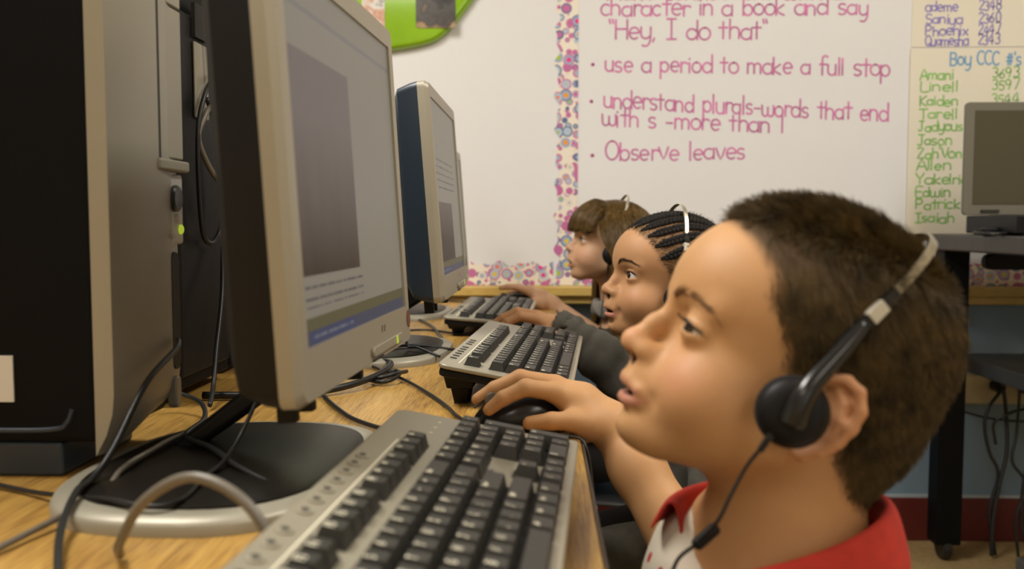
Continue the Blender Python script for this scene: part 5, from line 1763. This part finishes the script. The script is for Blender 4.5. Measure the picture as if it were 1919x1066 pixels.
def headphones(label, C, M, s, cord, lean=13, top=.1445, half=.0755, r=.0222, ear=(.006, .0, 0)):
    """worn over a head: pads on the ears, band over the crown leaning back by `lean` degrees"""
    t = thing('headphones', label, 'headphones', tuple(C), group='headphones worn by the children')
    R3 = Matrix([list(M[i]) for i in range(3)]).to_4x4()
    W = lambda q: np.asarray(q, float) @ M.T * s
    la = math.radians(lean)
    def band_pt(q):            # q: angle from the left ear (0) over the crown to the right (pi)
        y = half * math.cos(q); h = top * math.sin(q) ** .92
        return (ear[0] - math.sin(la) * h * (h / top) ** .35, y, .006 + math.cos(la) * h)
    def seg(q0, q1, n=16): return W([band_pt(q) for q in np.linspace(q0, q1, n)])
    lat = M[:, 1]
    def ribbon(path, w, th):
        mb = MB(); V = []
        P = np.array(path); T = np.gradient(P, axis=0); T /= np.linalg.norm(T, axis=1)[:, None]
        ctr = W((ear[0], 0, .03))
        for i in range(len(P)):
            out = P[i] - ctr; out -= T[i] * (out @ T[i]); out /= np.linalg.norm(out)
            b = np.cross(T[i], out)
            for (a, c) in ((-1, -1), (-.75, 1), (.75, 1), (1, -1)):
                V.append(P[i] + b * (w / 2 * a) + out * (th / 2 * c))
        n = len(P)
        F = [(i * 4 + k, i * 4 + (k + 1) % 4, (i + 1) * 4 + (k + 1) % 4, (i + 1) * 4 + k) for i in range(n - 1) for k in range(4)]
        F += [(3, 2, 1, 0), tuple((n - 1) * 4 + k for k in range(4))]
        return mb.add(V, F)
    ribbon(seg(.66, PI - .66, 48), .0068 * s, .0014 * s).build('headband', M_BAND, t, smooth=True, sharp=30)
    for sd in (0, 1):
        def q(a): return a if sd == 0 else PI - a
        ribbon(seg(q(.28), q(.66), 16), .0098 * s, .0056 * s).build('band_arm', M_GLOSSBLK, t, smooth=True, sharp=30)
        ribbon(seg(q(.46), q(.56), 8), .0104 * s, .0066 * s).build('slider_clip', M_CLIP, t, smooth=True, sharp=30)
        sg = 1 if sd == 0 else -1
        c = np.array((ear[0], sg * (half + .001), .000))
        ax = np.array((.18, sg, .05)); ax /= np.linalg.norm(ax)
        def lathe(prof, name, m, seg_=36):
            mb = MB().lathe(prof, (0, 0, 0), tuple(M @ ax), seg_)
            base = W(c)
            mb.v = [tuple(np.array(p) * s + base) for p in mb.v]
            return mb.build(name, m, t, smooth=True, sharp=50)
        lathe([(r * .80, -.0080), (r * .97, -.0065), (r, -.0030), (r * .99, .0010), (r * .92, .0022)], 'ear_cushion', M_PADFOAM)
        lathe([(r * .93, .0005), (r * .91, .0050), (r * .80, .0080), (r * .60, .0092), (r * .30, .0098), (0, .0099)], 'earcup', M_BLACK)
        # yoke from the cup to the arm
        yk = [c + ax * .0110 + np.array((-.001, 0, -.006)), c + ax * .0125 + np.array((0, 0, .006)), c + ax * .0105 + np.array((-.002, 0, .020)), np.array(band_pt(q(.28))) + np.array((0, sg * .004, 0)), np.array(band_pt(q(.42)))]
        pth = catmull(W(yk), 8)
        MB().tube(pth, np.linspace(.0085, .0045, len(pth)) * s, 12).build('yoke', M_GLOSSBLK, t, smooth=True, sharp=None)
        if sd == 0 and cord is not None:
            st = W(c + ax * .006 + np.array((.006, 0, -r * .80)))
            MB().tube(catmull([st + (np.array((0, 0, 0))), *[np.array(p) - C for p in cord]], 10), .0013, 8).build('cord', M_RUBBER, t, smooth=True, sharp=None)
            MB().tube(np.array([st + np.array((0.001, 0, .004)), np.array(cord[0]) - C * 1.0 if False else st + (np.array(cord[0]) - C - st) * .5]), .0022, 8).build('strain_relief', M_RUBBER, t, smooth=True)
    return t


headphones('black headphones with metal band on the boy in the red collar', bC, bM, HS,
           [(.124, .548, .747), (.1147, .550, .728), (.1075, .553, .7108), (.0976, .565, .693), (.0845, .568, .678), (.078, .565, .645), (.080, .54, .59), (.10, .51, .55)], lean=25, top=.1470, half=.0785)
MB().box((-.010, -.0035, -.0042), (.010, .0035, .0042)).build('cord_clip', M_BLACK, bpy.data.objects['headphones'], bevel=.003, loc=tuple(np.array((.1030, .5665, .6965)) - bC), rot=(0, -.75, 0))

# ------------------------------------------------------------------ the girl with cornrows, grey sweater
def moved(h, d):
    d = np.array(d)
    f = lambda L_: [([tuple(np.array(p) + d) for p in pts], rad) for pts, rad in L_]
    return dict(palm=f(h['palm']), fingers=f(h['fingers']))


G = dict(BASE, eye_hi=.0064, eye_lo=.0042, eye_w=.0136, lips_f=-.0015, lip=.98, nose_w=1.12, nose_f=-.0040, nose_up=.0005, mouth_open=.0013, cheek=1.05, brow=.55, chin_f=-.001, eye_u=.0235, bridge=-.0025, jaw=.97)
gC = np.array((.196, 1.474, .775)); gM = head_frame(gC, math.radians(13), math.radians(9)); gS = 1.0
ghand = moved(bhand, (-.020, .700, .001))
G_WR = np.array((.050, 1.626, .690)); G_EL = np.array((.205, 1.585, .560)); G_SH = np.array((.275, 1.610, .612)); G_SHL = np.array((.265, 1.345, .605)); G_ELL = np.array((.25, 1.31, .44)); G_WRL = np.array((.09, 1.37, .40))


def g_head(P): return head_sdf(to_head(P, gC, gM, gS), G) * gS


def g_body(P):
    d = gated(P, gC + np.array((.01, 0, .03)), .17, g_head)
    d = smin(d, gated(P, (.21, 1.478, .68), .17, lambda q: rc(q, (.206, 1.478, .74), (.215, 1.478, .62), .038, .042), .06), .02)
    d = smin(d, rc(P, (.235, 1.478, .57), (.27, 1.478, .40), .070, .078), .03)
    d = smin(d, chain(P, [G_SH, (.235, 1.478, .610), G_SHL], [.036, .05, .036], .02), .03)
    arm = lambda q: smin(chain(q, [G_SH, G_EL, G_WR], [.034, .028, .018], .02), gated(q, (-.02, 1.64, .71), .11, lambda z: hand_sdf(z, ghand)), .01)
    d = smin(d, gated(P, (.12, 1.61, .63), .26, arm, .06), .02)
    arml = lambda q: chain(q, [G_SHL, G_ELL, G_WRL, G_WRL + (-.07, 0, 0)], [.034, .028, .019, .016], .02)
    return smin(d, gated(P, (.18, 1.35, .5), .24, arml, .06), .02)


V2, Q2 = surf(g_body, (-.13, 1.24, .33), (.42, 1.74, .94), .0024)
body_g = np_obj('person', V2, Q2, M_SKIN)
tag(body_g, 'girl with dark cornrow braids and grey sweater, lips parted, behind the boy', 'person', 'children at the computers')
Lg = to_head(V2, gC, gM, gS)
ng = np.linalg.norm(Lg - np.array((0, 0, .03)), axis=1) < .17
G_SKIN = (.50, .262, .122)


def g_edge(u): return np.interp(u, [-.06, -.03, .0, .02, .04, .06, .08, .095, .11], [-.075, -.05, -.020, .012, .026, .042, .058, .075, .10])


def g_mask(L):
    m = smoothstep(-.006, .012, g_edge(L[:, 2]) - L[:, 0]) * smoothstep(-.06, -.045, L[:, 2])
    ear = (L[:, 0] > -.046) & (L[:, 0] < .012) & (L[:, 2] < .028) & (L[:, 2] > -.04)
    m = np.where(ear, np.minimum(m, smoothstep(-.030, -.038, L[:, 0])), m)
    return np.where((np.abs(L[:, 1]) > .0685) & (L[:, 2] < .036) & (L[:, 0] > -.05), 0, m)


gm = g_mask(Lg) * ng
Cg = face_tint(Lg, G, G_SKIN, (.50, .19, .145), (.50, .215, .115), (.1, .05, .02), None)
Cg[~ng] = G_SKIN
Cg = Cg * (1 - .85 * gm[:, None]) + np.array((.26, .14, .056)) * .85 * gm[:, None]
set_col(body_g, Cg)
M_BRAID = mat('dark_braided_hair', (.010, .007, .005), .6, spec=.3, bump=.7, bscale=1400, noise=.5, nscale=500)
M_HAIR_DARK = hair_mat('dark_fine_hair', (.012, .008, .005), (.05, .030, .014), .5)
gh = lambda P: head_sdf(P, G, False)


def scalp_point(fn, c, d):
    """march outwards from inside the skull along each direction"""
    d = d / np.linalg.norm(d, axis=1)[:, None]
    t = np.full(len(d), .02)
    for _ in range(40):
        t = t - fn(c + d * t[:, None]) * .8
    return c + d * t[:, None]


cc = np.array((-.012, 0, .050))
for ph in range(-85, 86, 17):
    pr = math.radians(ph)
    side = abs(ph) / 90.0
    th0, th1 = math.radians(30 + 24 * side ** 1.6), math.radians(186 - 14 * side)
    th = np.linspace(th0, th1, 150)
    # rows sweep upwards towards the crown
    pp = pr * (1 - .30 * np.sin((th - th0) / (th1 - th0) * PI))
    D = np.stack((np.cos(th), np.sin(th) * np.sin(pp), np.sin(th) * np.cos(pp)), 1)
    X = scalp_point(gh, cc, D)
    N_ = sdf_normal(gh, X)
    s = np.concatenate(([0], np.cumsum(np.linalg.norm(np.diff(X, axis=0), axis=1))))
    T = np.gradient(X, axis=0); T /= np.linalg.norm(T, axis=1)[:, None]
    Bi = np.cross(T, N_)
    mb = MB()
    grow = smoothstep(0, .02, s)
    for sg in (-1, 1):                    # two plaited strands side by side
        w = .0028 * sg + .0008 * sg * np.sin(s * 2 * PI / 0.0065 + (PI / 2 if sg > 0 else -PI / 2))
        P_ = X + N_ * (.0010 + .0007 * np.sin(s * 2 * PI / 0.0065 + (0 if sg > 0 else PI)) * grow)[:, None] + Bi * (w * (.4 + .6 * grow))[:, None]
        r = (.0036 + .0005 * np.sin(s * 2 * PI / 0.0065 + (0 if sg > 0 else PI))) * (.35 + .65 * grow)
        mb.tube(gC + (P_ * gS) @ gM.T, r, 7)
    mb.build('braid', M_BRAID, body_g, smooth=True, sharp=None)
rng = np.random.default_rng(5)
Pf = sample_mesh(V2, Q2, gm * (.4 + 1.6 * (gm < .8)), 9000, rng)
ghw = lambda P: head_sdf(to_head(P, gC, gM, gS), G, False) * gS
Nf = sdf_normal(ghw, Pf)
bk = -gM[:, 0] * .9 + gM[:, 2] * .35
dv = Nf * .35 + bk + rng.normal(0, .28, Pf.shape); dv /= np.linalg.norm(dv, axis=1)[:, None]
lf = .007 * (.5 + rng.random(len(Pf)))
strands('fine_hair', np.stack([Pf + dv * (lf * a)[:, None] + Nf * (lf * .15 * a)[:, None] for a in (0, .33, .66, 1)], 1), .00016, M_HAIR_DARK, body_g)
for sd in (1, -1):
    eye_mesh('girl', M_IRIS_BROWN, body_g, gM, gC, gS, G, sd, (math.radians(10 * sd), math.radians(3)))
    add_eye_details(G, body_g, gM, gC, gS, sd, M_LASH, .0009)
    brow_strands(gh, G, body_g, gM, gC, gS, sd, hair_mat('brow_hair_dark', (.02, .012, .006), (.05, .028, .012), .6), 130, rad=.00018, half=.0017, ln=.006, arch=((.0815, .0110, .0420), (.0785, .0200, .0478), (.0695, .0320, .0490), (.0590, .0420, .0440)))

M_SWEATER = mat('grey_sweater_knit', (.085, .078, .062), .9, noise=.12, nscale=60, bump=.35, bscale=700)


def g_sweater(P):
    d = rc(P, (.235, 1.478, .57), (.27, 1.478, .37), .084, .094)
    d = smin(d, chain(P, [G_SH, (.235, 1.478, .612), G_SHL], [.048, .062, .048], .02), .03)
    hem = np.array((.026, 1.631, .7075))
    e = chain(P, [G_SH, G_EL, (.105, 1.607, .660), hem], [.048, .044, .0385, .0355], .02)
    dr = np.array((-.86, .26, .44)); dr /= np.linalg.norm(dr)
    t = (P - hem) @ dr
    e = e + .0020 * np.sin(t * 240) * smoothstep(-.12, -.05, t) * smoothstep(-.008, -.03, t)
    e = np.maximum(e, t)
    d = smin(d, e, .025)
    d = smin(d, chain(P, [G_SHL, G_ELL, G_WRL], [.046, .041, .032], .02), .03)
    d = d + .0022 * np.sin(P[:, 0] * 80 + 2 * np.sin(P[:, 1] * 60)) * np.sin(P[:, 2] * 95 + P[:, 1] * 40)
    d = np.maximum(d, -rc(P, hem - dr * .03, hem + dr * .02, .0290, .0325))
    neck = np.linalg.norm((P - np.array((.212, 1.478, 0)))[:, :2], axis=1) - .046
    return np.maximum(d, -np.maximum(neck, .63 - P[:, 2]))


garment('sweater', g_sweater, (.00, 1.22, .28), (.42, 1.72, .77), .0045, M_SWEATER, body_g)
legs_and_chair(body_g, .290, 1.478, 'dark grey school chair under the girl with cornrows', seat_z=.27)
headphones('black headphones with metal band over the cornrow braids', gC, gM, gS, [(.21, 1.40, .735), (.19, 1.38, .69), (.17, 1.37, .64), (.16, 1.36, .58)], lean=3, top=.1415, half=.0770)

# ------------------------------------------------------------------ the brown haired girl beside the wall
H3 = dict(BASE, eye_hi=.0048, eye_lo=.0032, nose_w=.92, nose_f=-.0045, nose_up=.002, mouth_open=.0032, lip=.60, mouth_w=1.30, cheek=1.04, brow=.5, chin_f=-.003, bridge=-.002)
hC = np.array((.156, 2.155, .818)); hM = head_frame(hC, math.radians(7), math.radians(11)); hS = .97
hhand = moved(bhand, (-.042, 1.350, .001))
hhand['fingers'][0] = ([(-.026, 2.270, .7225), (-.056, 2.264, .7340), (-.078, 2.262, .7350), (-.096, 2.262, .7320)], [.0096, .0080, .0070, .0058])
hhand['fingers'][1] = ([(-.026, 2.298, .7240), (-.054, 2.297, .7270), (-.072, 2.296, .7160), (-.084, 2.295, .7060)], [.0096, .0080, .0070, .0058])
H_WR = np.array((.028, 2.275, .692)); H_EL = np.array((.155, 2.235, .600)); H_SH = np.array((.215, 2.285, .625)); H_SHL = np.array((.225, 2.030, .620)); H_ELL = np.array((.24, 2.00, .46)); H_WRL = np.array((.08, 2.04, .42))


def h_head(P): return head_sdf(to_head(P, hC, hM, hS), H3) * hS


def h_body(P):
    d = gated(P, hC + np.array((.01, 0, .03)), .17, h_head)
    d = smin(d, gated(P, (.175, 2.157, .71), .17, lambda q: rc(q, (.172, 2.157, .78), (.185, 2.157, .64), .036, .040), .06), .02)
    d = smin(d, rc(P, (.205, 2.157, .58), (.24, 2.157, .40), .068, .076), .03)
    d = smin(d, chain(P, [H_SH, (.200, 2.157, .630), H_SHL], [.034, .048, .034], .02), .03)
    arm = lambda q: smin(chain(q, [H_SH, H_EL, H_WR], [.034, .029, .0185], .02), gated(q, (-.06, 2.29, .71), .11, lambda z: hand_sdf(z, hhand)), .01)
    d = smin(d, gated(P, (.06, 2.26, .66), .25, arm, .06), .02)
    arml = lambda q: chain(q, [H_SHL, H_ELL, H_WRL, H_WRL + (-.07, 0, 0)], [.034, .028, .019, .016], .02)
    return smin(d, gated(P, (.15, 2.03, .52), .24, arml, .06), .02)


V3, Q3 = surf(h_body, (-.16, 1.92, .33), (.38, 2.40, .97), .0028)
body_h = np_obj('person', V3, Q3, M_SKIN)
tag(body_h, 'girl with straight brown hair and fringe, pointing a finger, nearest the whiteboard', 'person', 'children at the computers')
Lh3 = to_head(V3, hC, hM, hS)
nh = np.linalg.norm(Lh3 - np.array((0, 0, .03)), axis=1) < .17
H_SKIN = (.62, .365, .215)


def h_mask(L):
    e = np.interp(L[:, 2], [-.06, .0, .02, .04, .06, .08, .095, .11], [-.06, -.022, .008, .024, .040, .055, .070, .10])
    m = smoothstep(-.002, .006, e - L[:, 0]) * smoothstep(-.05, -.04, L[:, 2])
    return np.where((np.abs(L[:, 1]) > .067) & (L[:, 2] < .036) & (L[:, 0] > -.05), 0, m)


hm3 = h_mask(Lh3) * nh
Ch = face_tint(Lh3, H3, H_SKIN, (.60, .25, .19), (.66, .30, .19), (.1, .05, .02), None)
Ch[~nh] = H_SKIN
Ch = Ch * (1 - hm3[:, None]) + np.array((.09, .046, .015)) * hm3[:, None]
set_col(body_h, Ch)
M_HAIR_BROWN = hair_mat('straight_brown_hair', (.052, .029, .008), (.19, .110, .030), .30)
rng = np.random.default_rng(9)
R0 = sample_mesh(V3, Q3, hm3 * (to_head(V3, hC, hM, hS)[:, 2] > -.01), 19000, rng)
hw = lambda P: head_sdf(to_head(P, hC, hM, hS), H3, False) * hS
hb = lambda P: np.minimum(hw(P), np.minimum(rc(P, (.172, 2.157, .78), (.185, 2.157, .64), .040, .046), chain(P, [H_SH, (.200, 2.157, .630), H_SHL], [.046, .060, .046], .02)))
L0 = to_head(R0, hC, hM, hS)
fringe = (L0[:, 0] > .030) & (np.abs(L0[:, 1]) < .056) & (L0[:, 2] > .075)
dn = np.array((0, 0, -1.0))
fF, lL, uU = hM[:, 0], hM[:, 1], hM[:, 2]
dirs = np.where(fringe[:, None], fF * 1.0 + lL * (L0[:, 1:2] * 6), lL * np.sign(L0[:, 1:2] + 1e-6) * .9 + fF * np.where(L0[:, 0:1] > -.02, .12, -.25))
dirs = dirs + rng.normal(0, .04, dirs.shape)
off = .003 + .009 * rng.random(len(R0))
LEN = np.where(fringe, .105 + .01 * rng.random(len(R0)), .26 + .05 * rng.random(len(R0)))
K = 22; q = R0.copy(); pts = [q.copy()]
dead = np.zeros(len(q), bool)
for k in range(1, K):
    st = (LEN / (K - 1))
    dirs = dirs + dn * .30 + np.where(fringe[:, None], fF * .03, np.where(L0[:, 0:1] > -.02, fF * .0, -fF * .02))
    n_ = sdf_normal(hb, q, .0012)
    v = hb(q)
    close = v < off + .006
    dt = np.einsum('ij,ij->i', dirs, n_)
    dirs = np.where((close & (dt < 0))[:, None], dirs - n_ * dt[:, None], dirs)
    dirs /= np.linalg.norm(dirs, axis=1)[:, None] + 1e-9
    q2 = q + dirs * st[:, None]
    v = hb(q2); n_ = sdf_normal(hb, q2, .0012)
    tgt = off * min(1, k / 4)
    q2 = q2 + n_ * np.clip(tgt - v, 0, .01)[:, None]
    L2 = to_head(q2, hC, hM, hS)
    stop = fringe & (L2[:, 2] < .0400 + .004 * np.sin(L2[:, 1] * 300))
    dead |= stop
    # keep side locks from falling over the face
    lim = .004 + np.clip(L2[:, 2] + .01, 0, .10) * .78
    face = (~fringe) & (L2[:, 0] > lim) & (L2[:, 2] < .08)
    q2 = np.where(face[:, None], q2 - fF * ((L2[:, 0] - lim) * .6 * hS)[:, None], q2)
    q = np.where(dead[:, None], q + dirs * 1e-4, q2)
    pts.append(q.copy())
strands('hair', np.stack(pts, 1), .00050, M_HAIR_BROWN, body_h)
for sd in (1, -1):
    eye_mesh('third', M_IRIS_HAZEL, body_h, hM, hC, hS, H3, sd, (math.radians(8 * sd), math.radians(-4)))
    add_eye_details(H3, body_h, hM, hC, hS, sd, M_LASH, .0007)
# teeth in the open mouth
mb = MB()
for k in range(-3, 4):
    w = .0062 if abs(k) < 2 else .005
    x = .0835 - .0011 * k * k; y = k * .0056
    mb.box((x - .002, y - w / 2 + .0003, -.0372), (x + .0012, y + w / 2 - .0003, -.0325))
mb.v = [tuple(hC + hM @ (np.array(p) * hS)) for p in mb.v]
mb.build('teeth', mat('teeth', (.75, .68, .55), .25), body_h, bevel=.0008)


def h_shirt(P):
    d = rc(P, (.205, 2.157, .58), (.24, 2.157, .36), .080, .090)
    d = smin(d, chain(P, [H_SH, (.200, 2.157, .630), H_SHL], [.046, .058, .046], .02), .03)
    for a, b in ((H_SH, H_EL), (H_SHL, H_ELL)):
        m_ = a + (b - a) * .75
        e = rc(P, a, m_, .046, .044); dr = (m_ - a) / np.linalg.norm(m_ - a)
        d = smin(d, np.maximum(e, (P - m_) @ dr), .02)
    d = d + wrinkle(P)
    neck = np.linalg.norm((P - np.array((.184, 2.157, 0)))[:, :2], axis=1) - .050
    return np.maximum(d, -np.maximum(neck, .65 - P[:, 2]))


garment('top', h_shirt, (.06, 1.90, .28), (.40, 2.42, .72), .005, mat('dark_brown_top', (.045, .028, .018), .85, bump=.3, bscale=500), body_h)


def h_scarf(P):
    a = np.arctan2(P[:, 1] - 2.157, P[:, 0] - .180)
    rr = np.hypot(P[:, 0] - .180, P[:, 1] - 2.157)
    return np.hypot((rr - .050) * .9, (P[:, 2] - .684 + .012 * np.cos(a)) * .55) - .010 + .0015 * np.sin(a * 9 + P[:, 2] * 160)


garment('pale_collar', h_scarf, (.09, 2.07, .64), (.27, 2.25, .73), .003, mat('pale_grey_cloth', (.22, .20, .17), .9, bump=.3, bscale=400), body_h)
legs_and_chair(body_h, .250, 2.157, 'dark grey school chair under the brown haired girl', seat_z=.29)
headphones('black headphones with metal band over straight brown hair', hC, hM, hS, [(.15, 2.08, .77), (.14, 2.06, .72), (.135, 2.05, .66), (.14, 2.04, .58)], lean=10, top=.1435, half=.0885, r=.0235)
